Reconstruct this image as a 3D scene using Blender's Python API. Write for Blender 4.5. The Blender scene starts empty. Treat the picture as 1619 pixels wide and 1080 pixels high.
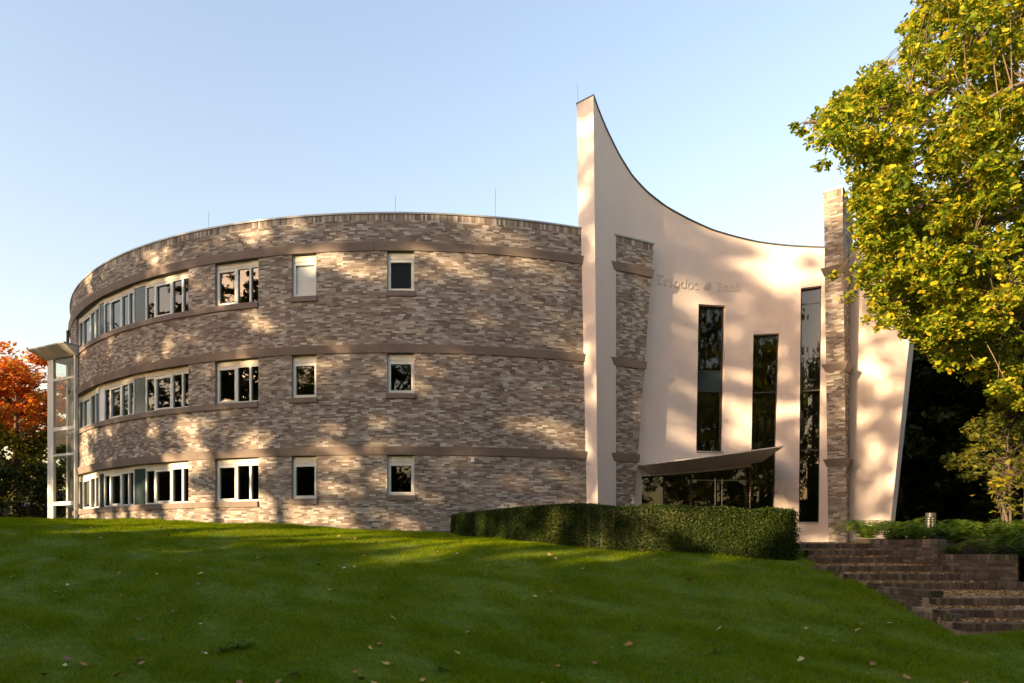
import bpy, math, random
import numpy as np
from mathutils import Vector, Matrix

rng = np.random.default_rng(11)
random.seed(11)
sc = bpy.context.scene
COL = sc.collection
R_ = math.radians

# ------------------------------------------------------------------ camera, sky, sun, exposure
F, CX, HY = 1079.33, 809.5, 866.0            # focal length and horizon of the photograph in its own pixels
cam_d = bpy.data.cameras.new('camera')
cam_d.sensor_width, cam_d.lens = 36.0, 24.0
cam_d.shift_y = 326.0 / 1619.0               # rising-front lens: level camera, horizon low in the frame
cam_d.clip_start, cam_d.clip_end = 0.1, 2000.0
cam = bpy.data.objects.new('camera', cam_d)
cam.location, cam.rotation_euler = (0, 0, 0), (R_(90), 0, 0)
COL.objects.link(cam)
sc.camera = cam

SUN_EL = R_(12.5)
LH = Vector((0.80, 0.60, 0)).normalized()     # the way the sunlight travels over the ground
L = Vector((LH.x * math.cos(SUN_EL), LH.y * math.cos(SUN_EL), -math.sin(SUN_EL)))
world = bpy.data.worlds.new('World')
sc.world = world
world.use_nodes = True
wn = world.node_tree
sky = wn.nodes.new('ShaderNodeTexSky')
sky.sky_type = 'NISHITA'
sky.sun_disc = False
sky.sun_elevation = SUN_EL
sky.sun_rotation = math.atan2(-L.x, -L.y)
sky.air_density, sky.dust_density, sky.ozone_density = 1.8, 1.8, 2.3
wb = wn.nodes.new('ShaderNodeMixRGB')         # the camera's white balance, the same over the whole sky
wb.blend_type = 'MULTIPLY'; wb.inputs[0].default_value = 1.0; wb.inputs[2].default_value = (1.08, .91, .95, 1)
wn.links.new(sky.outputs[0], wb.inputs[1])
wn.links.new(wb.outputs[0], wn.nodes['Background'].inputs[0])
wn.nodes['Background'].inputs[1].default_value = 0.15
sun_d = bpy.data.lights.new('sun', 'SUN')
sun_d.energy, sun_d.angle, sun_d.color = 4.8, R_(0.53), (1.0, 0.71, 0.41)
sun = bpy.data.objects.new('sun', sun_d)
sun.rotation_euler = L.to_track_quat('-Z', 'Y').to_euler()
sun.location = (-40, -30, 30)
COL.objects.link(sun)
vs = sc.view_settings
vs.view_transform, vs.look, vs.gamma, vs.exposure = 'Standard', 'None', 1.0, 1.7
sc.cycles.max_bounces = 7
sc.cycles.transparent_max_bounces = 12
sc.cycles.use_denoising = True

# ------------------------------------------------------------------ helpers
def px(x, y, d):
    return Vector(((x - CX) * d / F, d, (HY - y) * d / F))

def link(o, parent=None, label=None, cat=None, group=None, kind=None):
    COL.objects.link(o)
    if parent is not None: o.parent = parent
    if label: o['label'] = label
    if cat: o['category'] = cat
    if group: o['group'] = group
    if kind: o['kind'] = kind
    return o

def empty(name, loc=(0, 0, 0), **k):
    o = bpy.data.objects.new(name, None)
    o.location = loc
    o.empty_display_size = 0.2
    return link(o, **k)

def fast_mesh(name, V, Fc, mat, smooth=False):
    me = bpy.data.meshes.new(name)
    V = np.ascontiguousarray(V, dtype=np.float32); Fc = np.ascontiguousarray(Fc, dtype=np.int32)
    k = Fc.shape[1]
    me.vertices.add(len(V)); me.vertices.foreach_set('co', V.ravel())
    me.loops.add(Fc.size); me.loops.foreach_set('vertex_index', Fc.ravel())
    me.polygons.add(len(Fc)); me.polygons.foreach_set('loop_start', np.arange(0, Fc.size, k, dtype=np.int32))
    me.polygons.foreach_set('use_smooth', np.full(len(Fc), smooth, dtype=bool))
    me.update(calc_edges=True)
    me.materials.append(mat)
    return me

class MB:
    def __init__(s): s.v, s.f = [], []
    def poly(s, *pts):
        b = len(s.v); s.v += [tuple(p) for p in pts]; s.f.append(tuple(range(b, b + len(pts))))
    def hexa(s, c):              # 8 corners: bottom 4 (ccw), top 4
        b = len(s.v); s.v += [tuple(p) for p in c]
        for q in ((3, 2, 1, 0), (4, 5, 6, 7), (0, 1, 5, 4), (1, 2, 6, 5), (2, 3, 7, 6), (3, 0, 4, 7)):
            s.f.append(tuple(b + i for i in q))
    def box(s, x0, x1, y0, y1, z0, z1):
        s.hexa([(x0, y0, z0), (x1, y0, z0), (x1, y1, z0), (x0, y1, z0), (x0, y0, z1), (x1, y0, z1), (x1, y1, z1), (x0, y1, z1)])
    def bar(s, p, q, w, h=None):
        p, q = Vector(p), Vector(q); h = h or w
        d = (q - p).normalized()
        up = Vector((0, 0, 1)) if abs(d.z) < 0.9 else Vector((0, 1, 0))
        a = d.cross(up).normalized() * (w / 2); b = a.cross(d).normalized() * (h / 2)
        s.hexa([p - a - b, p + a - b, p + a + b, p - a + b, q - a - b, q + a - b, q + a + b, q - a + b])
    def tube(s, pts, rad, n=7):
        pts = [Vector(p) for p in pts]
        rings = []
        for i, p in enumerate(pts):
            d = (pts[min(i + 1, len(pts) - 1)] - pts[max(i - 1, 0)]).normalized()
            up = Vector((0, 0, 1)) if abs(d.z) < 0.9 else Vector((0, 1, 0))
            a = d.cross(up).normalized(); b = a.cross(d)
            r = rad[i] if hasattr(rad, '__len__') else rad
            base = len(s.v)
            for k in range(n):
                t = 2 * math.pi * k / n
                s.v.append(tuple(p + (a * math.cos(t) + b * math.sin(t)) * r))
            rings.append(base)
        for r0, r1 in zip(rings, rings[1:]):
            for k in range(n):
                s.f.append((r0 + k, r0 + (k + 1) % n, r1 + (k + 1) % n, r1 + k))
        s.f.append(tuple(rings[0] + k for k in range(n))[::-1]); s.f.append(tuple(rings[-1] + k for k in range(n)))
    def mesh(s, name, mat, smooth=False):
        me = bpy.data.meshes.new(name)
        me.from_pydata(s.v, [], s.f); me.materials.append(mat)
        if smooth:
            me.polygons.foreach_set('use_smooth', np.ones(len(me.polygons), dtype=bool))
        me.update()
        return me
    def build(s, name, mat, parent=None, smooth=False, **k):
        return link(bpy.data.objects.new(name, s.mesh(name, mat, smooth)), parent, **k)

# ------------------------------------------------------------------ materials
def new_mat(name):
    m = bpy.data.materials.new(name); m.use_nodes = True
    nt = m.node_tree
    return m, nt, nt.nodes['Principled BSDF'], nt.nodes['Material Output']

def nd(nt, t, **inp):
    n = nt.nodes.new(t)
    for k, v in inp.items():
        n.inputs[k].default_value = v
    return n

def ramp(nt, fac, stops):
    r = nt.nodes.new('ShaderNodeValToRGB')
    el = r.color_ramp.elements
    while len(el) < len(stops): el.new(0.5)
    for e, (p, c) in zip(el, stops):
        e.position = p; e.color = (*c, 1)
    nt.links.new(fac, r.inputs[0])
    return r

def noise(nt, scale, detail=4, rough=0.6, coord='Object'):
    tc = nt.nodes.new('ShaderNodeTexCoord')
    n = nd(nt, 'ShaderNodeTexNoise', Scale=scale, Detail=detail, Roughness=rough)
    nt.links.new(tc.outputs[coord], n.inputs['Vector'])
    return n

def math_n(nt, op, a, b):
    m = nt.nodes.new('ShaderNodeMath'); m.operation = op
    for i, v in enumerate((a, b)):
        if hasattr(v, 'links') or hasattr(v, 'is_linked'): nt.links.new(v, m.inputs[i])
        else: m.inputs[i].default_value = v
    return m.outputs[0]

def plain(name, c, rough=0.6, var=0.12, scale=6.0, bump=0.0, bscale=60.0, metal=0.0, spec=0.4):
    m, nt, b, out = new_mat(name)
    n = noise(nt, scale, 6)
    lo = tuple(x * (1 - var) for x in c); hi = tuple(min(1, x * (1 + var)) for x in c)
    r = ramp(nt, n.outputs['Fac'], [(0.3, lo), (0.7, hi)])
    nt.links.new(r.outputs[0], b.inputs['Base Color'])
    b.inputs['Roughness'].default_value = rough
    b.inputs['Metallic'].default_value = metal
    b.inputs['Specular IOR Level'].default_value = spec
    if bump:
        n2 = noise(nt, bscale, 5)
        bp = nd(nt, 'ShaderNodeBump', Strength=bump, Distance=0.02)
        nt.links.new(n2.outputs['Fac'], bp.inputs['Height']); nt.links.new(bp.outputs[0], b.inputs['Normal'])
    return m

BRICK_STOPS = [(0.0, (.115, .094, .080)), (0.14, (.168, .135, .112)), (0.34, (.225, .172, .137)), (0.5, (.258, .22, .18)),
               (0.68, (.31, .276, .232)), (0.85, (.38, .35, .30)), (1.0, (.50, .475, .43))]
def brick_mat(name, source='island', stops=BRICK_STOPS, moss=False):
    m, nt, b, out = new_mat(name)
    if source == 'island':
        rnd = nt.nodes.new('ShaderNodeNewGeometry').outputs['Random Per Island']
    else:
        rnd = nt.nodes.new('ShaderNodeObjectInfo').outputs['Random']
    big = noise(nt, 0.9, 3, 0.5)
    f = math_n(nt, 'ADD', rnd, math_n(nt, 'MULTIPLY', math_n(nt, 'SUBTRACT', big.outputs['Fac'], 0.5), 0.4))
    fine = noise(nt, 35.0, 4, 0.7)
    f = math_n(nt, 'ADD', f, math_n(nt, 'MULTIPLY', math_n(nt, 'SUBTRACT', fine.outputs['Fac'], 0.5), 0.35))
    r = ramp(nt, f, stops)
    col = r.outputs[0]
    if moss:
        mo = noise(nt, 2.3, 5, 0.7)
        mr = ramp(nt, mo.outputs['Fac'], [(0.5, (0, 0, 0)), (0.68, (1, 1, 1))])
        mx = nt.nodes.new('ShaderNodeMixRGB'); mx.inputs[2].default_value = (.05, .055, .02, 1)
        nt.links.new(mr.outputs[0], mx.inputs[0]); nt.links.new(col, mx.inputs[1]); col = mx.outputs[0]
    nt.links.new(col, b.inputs['Base Color'])
    b.inputs['Roughness'].default_value = 0.9
    b.inputs['Specular IOR Level'].default_value = 0.2
    bp = nd(nt, 'ShaderNodeBump', Strength=0.2, Distance=0.004)
    nt.links.new(fine.outputs['Fac'], bp.inputs['Height']); nt.links.new(bp.outputs[0], b.inputs['Normal'])
    return m

def glass_mat(name, tint=(.55, .6, .58), refl=1.6):
    m, nt, b, out = new_mat(name)
    nt.nodes.remove(b)
    tr = nd(nt, 'ShaderNodeBsdfTransparent'); tr.inputs[0].default_value = (*tint, 1)
    gl = nd(nt, 'ShaderNodeBsdfGlossy', Roughness=0.01); gl.inputs[0].default_value = (.95, .97, .97, 1)
    fr = nd(nt, 'ShaderNodeFresnel', IOR=refl)
    nz = noise(nt, 1.2, 2, 0.5)
    bp = nd(nt, 'ShaderNodeBump', Strength=0.006, Distance=0.02)
    nt.links.new(nz.outputs['Fac'], bp.inputs['Height']); nt.links.new(bp.outputs[0], gl.inputs['Normal'])
    mx = nt.nodes.new('ShaderNodeMixShader')
    nt.links.new(fr.outputs[0], mx.inputs[0]); nt.links.new(tr.outputs[0], mx.inputs[1]); nt.links.new(gl.outputs[0], mx.inputs[2])
    nt.links.new(mx.outputs[0], out.inputs['Surface'])
    return m

def leaf_mat(name, stops, trans=0.45, zramp=None, rough=0.5, gloss=.02, nscale=.8, nw=.9):
    """leaf colours vary from leaf to leaf; zramp = (z0, z1, stops2): the foliage itself turns colour with height"""
    m, nt, b, out = new_mat(name)
    nt.nodes.remove(b)
    rnd = nt.nodes.new('ShaderNodeNewGeometry').outputs['Random Per Island']
    big = noise(nt, nscale, 4, 0.6)
    f = math_n(nt, 'ADD', rnd, math_n(nt, 'MULTIPLY', math_n(nt, 'SUBTRACT', big.outputs['Fac'], 0.5), nw))
    c = ramp(nt, f, stops).outputs[0]
    if zramp:
        z0, z1, s2 = zramp
        tc = nt.nodes.new('ShaderNodeTexCoord'); sp = nt.nodes.new('ShaderNodeSeparateXYZ')
        nt.links.new(tc.outputs['Object'], sp.inputs[0])
        mr = nt.nodes.new('ShaderNodeMapRange'); mr.inputs['From Min'].default_value = z0; mr.inputs['From Max'].default_value = z1
        nt.links.new(sp.outputs['Z'], mr.inputs['Value'])
        f2 = math_n(nt, 'ADD', mr.outputs[0], math_n(nt, 'MULTIPLY', math_n(nt, 'SUBTRACT', big.outputs['Fac'], 0.5), 1.1))
        k = ramp(nt, f2, [(0.35, (0, 0, 0)), (0.65, (1, 1, 1))])
        mx = nt.nodes.new('ShaderNodeMixRGB')
        nt.links.new(k.outputs[0], mx.inputs[0]); nt.links.new(c, mx.inputs[1]); nt.links.new(ramp(nt, f, s2).outputs[0], mx.inputs[2])
        c = mx.outputs[0]
    df = nd(nt, 'ShaderNodeBsdfDiffuse'); tl = nd(nt, 'ShaderNodeBsdfTranslucent'); gl = nd(nt, 'ShaderNodeBsdfGlossy', Roughness=rough)
    gl.inputs[0].default_value = (.6, .6, .5, 1)
    nt.links.new(c, df.inputs[0]); nt.links.new(c, tl.inputs[0])
    m1 = nt.nodes.new('ShaderNodeMixShader'); m1.inputs[0].default_value = trans
    nt.links.new(df.outputs[0], m1.inputs[1]); nt.links.new(tl.outputs[0], m1.inputs[2])
    m2 = nt.nodes.new('ShaderNodeMixShader'); m2.inputs[0].default_value = gloss
    nt.links.new(m1.outputs[0], m2.inputs[1]); nt.links.new(gl.outputs[0], m2.inputs[2])
    nt.links.new(m2.outputs[0], out.inputs['Surface'])
    return m

M = {}
M['brick'] = brick_mat('brown_mixed_brick')
M['stair_brick'] = brick_mat('weathered_paving_brick', 'object', [(0, (.075, .05, .032)), (.4, (.115, .076, .05)), (.75, (.15, .10, .066)), (1, (.20, .14, .09))], moss=True)
M['wall_brick'] = brick_mat('weathered_wall_brick', 'island', [(0, (.07, .048, .032)), (.4, (.11, .077, .052)), (.75, (.15, .108, .074)), (1, (.20, .15, .105))], moss=True)
M['mortar'] = plain('mortar', (.27, .232, .20), 0.95, 0.2, 8)
M['wall_core'] = plain('weathered_wall_core', (.10, .075, .055), .95, .4, 6, .5, 30)
M['stone'] = plain('brown_band_stone', (.185, .146, .122), 0.75, 0.16, 1.6, 0.15, 40)
M['coping'] = plain('zinc_coping', (.30, .32, .32), 0.45, 0.1, 2, metal=0.3)
M['pink'] = plain('pink_render', (.66, .575, .52), 0.92, 0.035, 1.4, 0.25, 160, spec=0.15)
M['letter'] = plain('pink_letter', (.58, .505, .455), 0.9, 0.03, 3)
M['dark_metal'] = plain('dark_metal', (.035, .035, .033), 0.45, 0.2, 4)
M['white_frame'] = plain('white_frame_paint', (.66, .66, .60), 0.45, 0.05, 3)
M['tower_frame'] = plain('tower_frame_paint', (.66, .64, .56), 0.5, 0.05, 3)
M['shutter'] = plain('cream_shutter_box', (.62, .60, .50), 0.55, 0.06, 3)
M['glass'] = glass_mat('window_glass', (.42, .46, .44), 1.75)
M['hall_glass'] = glass_mat('tall_window_glass', (.45, .48, .42), 1.7)
M['tower_glass'] = glass_mat('tower_glass', (.86, .90, .87), 1.22)
M['spandrel'] = plain('teal_spandrel', (.035, .055, .055), 0.12, 0.1, 3, spec=0.25)
M['white_sheet'] = plain('plain_white', (.80, .80, .82), 0.6, 0.03, 3)
M['lamp_glass'] = plain('frosted_lamp_glass', (.30, .29, .25), .4, .1, 4)
M['interior'] = plain('interior_plaster', (.30, .29, .26), 0.9, 0.06, 1)
M['hall'] = plain('hall_plaster', (.34, .33, .27), 0.9, 0.06, 1)
M['floor_in'] = plain('interior_floor', (.12, .11, .10), 0.6, 0.1, 1)
M['steel'] = plain('brushed_steel', (.55, .55, .53), 0.28, 0.08, 12, metal=0.9)
M['canopy'] = plain('grey_canopy_sheet', (.50, .48, .43), 0.5, 0.08, 2)
M['soil'] = plain('dark_soil', (.045, .035, .022), 0.95, 0.35, 3, 0.5, 20)
M['turf'] = plain('turf_soil', (.085, .13, .006), 0.95, 0.35, 5, 0.5, 40)
M['paving'] = plain('brick_paving', (.11, .08, .055), 0.9, 0.25, 7, 0.3, 50)
M['tread'] = plain('leaf_stained_tread', (.27, .19, .11), .9, .4, 9, .4, 40)
M['bark'] = plain('grey_brown_bark', (.085, .065, .045), 0.9, 0.35, 9, 0.8, 22)
M['bark_lit'] = plain('sunlit_bark', (.16, .12, .08), 0.9, 0.3, 9, 0.8, 22)  # bark lightened so that sunlight on the limbs sits in the colour
M['house'] = plain('blue_grey_cladding', (.11, .12, .14), 0.8, 0.1, 2)
M['leaf_oak'] = leaf_mat('yellow_green_leaves', [(0.0, (.07, .12, .010)), (.3, (.15, .22, .014)), (.6, (.29, .33, .018)), (.85, (.50, .45, .024)), (1, (.58, .42, .03))], 0.42, nscale=1.7, nw=1.2)
M['leaf_shade'] = leaf_mat('park_tree_leaves', [(0, (.045, .065, .010)), (.5, (.09, .11, .014)), (1, (.20, .17, .02))], 0.4)
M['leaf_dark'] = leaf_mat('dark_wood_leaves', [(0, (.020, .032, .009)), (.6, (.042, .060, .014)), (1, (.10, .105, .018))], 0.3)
M['leaf_young'] = leaf_mat('yellow_shrub_leaves', [(0, (.08, .10, .012)), (.5, (.22, .21, .02)), (1, (.40, .28, .025))], 0.45)
GREEN2 = [(0, (.05, .07, .010)), (.5, (.12, .14, .014)), (1, (.27, .23, .02))]
M['leaf_red'] = leaf_mat('autumn_leaves', GREEN2, 0.4, (4.6, 8.2, [(0, (.30, .07, .012)), (.45, (.62, .13, .025)), (.75, (.68, .26, .03)), (1, (.6, .40, .04))]))
M['leaf_hedge'] = leaf_mat('hedge_leaves', [(0, (.012, .025, .005)), (.5, (.026, .050, .008)), (1, (.06, .085, .012))], 0.3)
M['fern'] = leaf_mat('fern_fronds', [(0, (.05, .10, .012)), (.6, (.10, .17, .018)), (1, (.20, .21, .025))], 0.45)
M['grass'] = leaf_mat('grass_blades', [(0, (.085, .14, .002)), (.4, (.15, .225, .003)), (.75, (.21, .28, .004)), (.95, (.26, .30, .008)), (1, (.32, .30, .03))], 0.4, gloss=.003, nscale=1.1, nw=1.1)
M['dead_leaf'] = leaf_mat('fallen_leaf', [(0, (.16, .08, .03)), (.4, (.34, .17, .05)), (.7, (.50, .30, .10)), (1, (.55, .45, .30))], 0.2)

# ------------------------------------------------------------------ terrain
CTRL = np.array([  # X, Y(depth), height (0 = eye level)
    (-1.78, 21.5, .36), (.17, 17.5, .16), (2.06, 15.8, -.03), (4.04, 15.0, -.10), (6.0, 14.2, -.29), (6.3, 13.3, -.48), (6.6, 11.0, -.98),
    (7.3, 9.8, -1.25), (-8.6, 22.7, .76), (-5.15, 22.25, .62), (-15, 20, .70), (-16.5, 24, .95), (-19.5, 28.5, 1.05), (-10, 20, .62), (-22, 20, .75),
    (-5, 8, -1.57), (0, 8, -1.59), (5, 8, -1.58), (-5, 12, -.80), (0, 12, -.82), (-10, 14, -.42), (-14, 10, -1.05), (0, 4, -1.7), (0, 0, -1.75), (8, 6, -1.6),
    (-20, 0, -1.7), (20, 0, -1.7), (12, 8, -1.3), (9.4, 13.4, .0), (10.5, 11.5, -.45), (13, 14, .15), (13, 18, .2), (12, 22, .2), (20, 20, .25), (20, 40, .3),
    (-35, 20, .6), (-30, 40, .7), (-50, 45, .6), (-40, -20, -2), (0, -40, -2), (40, -40, -2), (50, 40, .3), (0, 70, .3), (-60, 0, -1.5), (60, 0, -1.5)], float)
def _U(r2): return np.where(r2 > 0, r2 * np.log(np.maximum(r2, 1e-12)), 0.0)
_n = len(CTRL)
_K = _U(((CTRL[:, None, :2] - CTRL[None, :, :2]) ** 2).sum(-1)) + np.eye(_n) * 2.0
_P = np.c_[np.ones(_n), CTRL[:, :2]]
_A = np.block([[_K, _P], [_P.T, np.zeros((3, 3))]])
_W = np.linalg.solve(_A, np.r_[CTRL[:, 2], 0, 0, 0])
def height(X, Y):
    X = np.asarray(X, float); Y = np.asarray(Y, float)
    s = _W[_n] + _W[_n + 1] * X + _W[_n + 2] * Y
    for i in range(_n):
        s = s + _W[i] * _U((X - CTRL[i, 0]) ** 2 + (Y - CTRL[i, 1]) ** 2)
    far = np.clip((np.hypot(X, Y - 10) - 45) / 25, 0, 1)
    s = s * (1 - far) + np.where(Y > 10, .3, -1.8) * far
    return s + 0.03 * np.sin(X * 1.3 + .5 * Y) * np.sin(Y * .9) * (1 - far)

DCX, DCY, DR = -3.9588, 41.4201, 19.1761      # the round brick wing in plan
HEDGE = np.array([(-1.5, 22.3), (-1.15, 21.3), (.45, 18.1), (2.06, 16.3), (4.04, 15.4), (5.2, 14.9), (6.0, 14.7)])
STAIR = [(6.35, 15.3), (6.15, 13.3), (6.5, 12.3), (6.55, 10.9), (6.55, 9.95), (13.4, 9.95), (13.4, 11.1), (10.5, 12.1), (9.8, 13.0), (8.75, 13.9), (8.35, 15.3)]
def in_poly(X, Y, poly):
    ins = np.zeros(np.shape(X), bool)
    n = len(poly)
    for i in range(n):
        (x0, y0), (x1, y1) = poly[i], poly[(i + 1) % n]
        c = ((y0 > Y) != (y1 > Y)) & (X < (x1 - x0) * (Y - y0) / (y1 - y0 + 1e-12) + x0)
        ins ^= c
    return ins
PLAZA = [tuple(p) for p in HEDGE] + [(6.3, 15.25), (8.2, 15.25), (9.0, 18), (14.5, 23), (14, 30), (2, 30), (-2, 23)]

def grid_sheet(name, xs, ys, fn, mat, keep=None, **k):
    X, Y = np.meshgrid(xs, ys)
    Z = fn(X, Y)
    V = np.stack([X, Y, Z], -1).reshape(-1, 3)
    nx, ny = len(xs), len(ys)
    i = np.arange((nx - 1) * (ny - 1)); a = (i // (nx - 1)) * nx + i % (nx - 1)
    Fc = np.stack([a, a + 1, a + nx + 1, a + nx], -1)
    if keep is not None:
        c = V[Fc].mean(1)
        Fc = Fc[keep(c[:, 0], c[:, 1])]
    o = bpy.data.objects.new(name, fast_mesh(name, V, Fc, mat, True))
    return link(o, **k), V, Fc

def ground_fn(X, Y):
    z = height(X, Y) - 0.05
    z = np.where(in_poly(X, Y, STAIR), np.minimum(z, -1.75), z)
    z = np.where(in_poly(X, Y, PLAZA), np.minimum(z, 0.0), z)
    return z
gx = np.unique(np.r_[np.linspace(-900, -60, 12), np.linspace(-60, -24, 20), np.arange(-24, 16, .25), np.linspace(16, 60, 24), np.linspace(60, 900, 12)])
gy = np.unique(np.r_[np.linspace(-900, -60, 12), np.linspace(-60, 3, 24), np.arange(3, 32, .25), np.linspace(32, 70, 20), np.linspace(70, 1500, 12)])
grid_sheet('ground', gx, gy, ground_fn, M['soil'], kind='structure')

def on_lawn(X, Y):
    drum = np.hypot(X - DCX, Y - DCY) > DR - 0.15
    return drum & ~in_poly(X, Y, STAIR) & ~in_poly(X, Y, PLAZA) & ~((X > 6.3) & (Y > 9.82)) & ~((X < -18.0) & (Y > 27.2)) & (Y < 29.5)
lx = np.arange(-26, 12.01, .2); ly = np.arange(2.6, 29.6, .2)
lawn, LV, LF = grid_sheet('lawn', lx, ly, lambda X, Y: height(X, Y), M['turf'], on_lawn, kind='structure')

# grass blades, thicker where the lawn is close to a viewer standing on it
def grass():
    quad = LV[LF]
    c = quad.mean(1)
    d = np.hypot(c[:, 0], c[:, 1])
    vis = (np.abs(c[:, 0]) < c[:, 1] * .82 + 1.5)
    dens = np.where(vis, np.clip(5200 * (9.0 / np.maximum(d, 7)) ** 1.1, 1700, 5600), 0)
    n = rng.poisson(dens * .04)
    idx = np.repeat(np.arange(len(LF)), n)
    u, v = rng.random(len(idx)), rng.random(len(idx))
    q = quad[idx]
    p = (q[:, 0] * ((1 - u) * (1 - v))[:, None] + q[:, 1] * (u * (1 - v))[:, None] + q[:, 2] * (u * v)[:, None] + q[:, 3] * ((1 - u) * v)[:, None])
    N = len(p)
    a = rng.random(N) * 2 * np.pi
    patch = np.zeros(N)
    for k in range(14):                        # irregular tufts and thin places
        th, fq, ph = rng.uniform(0, 6.28), rng.uniform(1.5, 9), rng.uniform(0, 6.28)
        patch += np.sin((p[:, 0] * np.cos(th) + p[:, 1] * np.sin(th)) * fq + ph)
    patch = np.clip(.5 + patch / 9, 0, 1.2)
    h = (0.026 + 0.05 * rng.random(N) ** 2.2) * (0.45 + 1.0 * patch)
    near = 1 + np.clip((p[:, 1] - 17) / 6, 0, 1) * .5
    h *= near
    w = 0.0022 + 0.0022 * rng.random(N) + 0.0001 * d[idx]
    lean = rng.normal(0, .85, (N, 2)) * h[:, None]
    ca, sa = np.cos(a) * w, np.sin(a) * w
    V = np.empty((N, 3, 3), np.float32)
    V[:, 0] = p + np.stack([ca, sa, np.zeros(N) - .01], -1)
    V[:, 1] = p - np.stack([ca, sa, np.zeros(N) + .01], -1)
    V[:, 2] = p + np.stack([lean[:, 0], lean[:, 1], h], -1)
    Fc = np.arange(N * 3).reshape(-1, 3)
    o = bpy.data.objects.new('grass', fast_mesh('grass', V.reshape(-1, 3), Fc, M['grass']))
    link(o, label='short green grass covering the sloping lawn', cat='grass', kind='stuff')
grass()

# plaza in front of the entrance
mb = MB(); mb.v = [(x, y, .085 + max(0, (y - 15.3)) * .012) for x, y in PLAZA]; mb.f = [tuple(range(len(PLAZA)))[::-1]]
me = mb.mesh('plaza', M['paving'])
link(bpy.data.objects.new('plaza', me), kind='structure')

# ------------------------------------------------------------------ the building
bld = empty('office_building', (DCX, DCY - DR, 0), label='round brown brick office building with pink curved entrance wall and glass lift tower', cat='building')
bld.location = (0, 0, 0)
FL = [9.676, 6.350, 3.025]                     # undersides of the three stone bands
ZP = 10.915                                    # parapet
def th_x(x):                                   # bearing on the round wall of an image column
    dx = (x - CX) / F
    a = dx * dx + 1; b = -2 * (dx * DCX + DCY); c = DCX ** 2 + DCY ** 2 - DR ** 2
    z = (-b - math.sqrt(b * b - 4 * a * c)) / 2 / a
    return math.atan2(dx * z - DCX, DCY - z)
def dpos(th, z, d=0.0):
    return Vector((DCX + (DR + d) * math.sin(th), DCY - (DR + d) * math.cos(th), z))
TH_L = R_(-66)
def th_end(z):                                 # the free end of the wall leans out towards the top
    x = 1001.0 + (z - 1.0) * (1033.5 - 1001.0) / 9.9
    return th_x(x)

# openings: (x0, x1, height below the band)
WIN = [(120.5, 152.5, 1.46, 'unit'), (152.5, 160.0, 1.46, 'panel'), (160.0, 208.0, 1.46, 'unit'), (208.0, 226.0, 1.46, 'panel'), (226.0, 298.0, 1.46, 'unit'),
       (340.0, 408.5, 1.46, 'triple'), (461.0, 500.5, 1.41, 'single'), (612.0, 655.0, 1.31, 'single')]
OPEN = []
for zt in FL:
    OPEN.append((th_x(120.5), th_x(298.0), zt - 1.46, zt)); OPEN.append((th_x(340), th_x(408.5), zt - 1.46, zt))
    OPEN.append((th_x(461), th_x(500.5), zt - 1.41, zt)); OPEN.append((th_x(612), th_x(655), zt - 1.31, zt))

# mortar core with real openings
drum = None
def drum_core():
    global drum
    mb = MB()
    ths = sorted(set([round(t, 6) for o in OPEN for t in o[:2]] + [round(t, 6) for t in np.arange(R_(-128), R_(28), R_(1.2))]))
    zs = sorted(set([round(z, 4) for o in OPEN for z in o[2:]] + [-.4, ZP - .03]))
    d0, d1 = -0.004, -0.30
    for t0, t1 in zip(ths, ths[1:]):
        for z0, z1 in zip(zs, zs[1:]):
            tc, zc = (t0 + t1) / 2, (z0 + z1) / 2
            if any(o[0] < tc < o[1] and o[2] < zc < o[3] for o in OPEN): continue
            e0, e1 = th_end(z0) - .0008, th_end(z1) - .0008
            a0, b0, a1, b1 = min(t0, e0), min(t1, e0), min(t0, e1), min(t1, e1)
            if b1 <= a1 + 1e-6 and b0 <= a0 + 1e-6: continue
            mb.poly(dpos(a0, z0, d0), dpos(b0, z0, d0), dpos(b1, z1, d0), dpos(a1, z1, d0))
            mb.poly(dpos(b0, z0, d1), dpos(a0, z0, d1), dpos(a1, z1, d1), dpos(b1, z1, d1))
    for t0, t1, z0, z1 in OPEN:                # reveals
        mb.poly(dpos(t0, z0, d0), dpos(t0, z1, d0), dpos(t0, z1, d1), dpos(t0, z0, d1))
        mb.poly(dpos(t1, z1, d0), dpos(t1, z0, d0), dpos(t1, z0, d1), dpos(t1, z1, d1))
        n = max(1, int((t1 - t0) / R_(1.2)))
        for i in range(n):
            a, b = t0 + (t1 - t0) * i / n, t0 + (t1 - t0) * (i + 1) / n
            mb.poly(dpos(a, z0, d1), dpos(b, z0, d1), dpos(b, z0, d0), dpos(a, z0, d0))
            mb.poly(dpos(a, z1, d0), dpos(b, z1, d0), dpos(b, z1, d1), dpos(a, z1, d1))
    for z0, z1 in zip(zs, zs[1:]):             # free end
        mb.poly(dpos(th_end(z0), z0, d0), dpos(th_end(z0), z0, d1), dpos(th_end(z1), z1, d1), dpos(th_end(z1), z1, d0))
    ts = np.arange(R_(-128), R_(28), R_(1.2))
    for a, b in zip(ts, ts[1:]):
        mb.poly(dpos(a, ZP - .03, d0), dpos(b, ZP - .03, d0), dpos(b, ZP - .03, d1), dpos(a, ZP - .03, d1))
    drum = mb.build('brick_drum', M['mortar'], bld)
drum_core()

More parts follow.
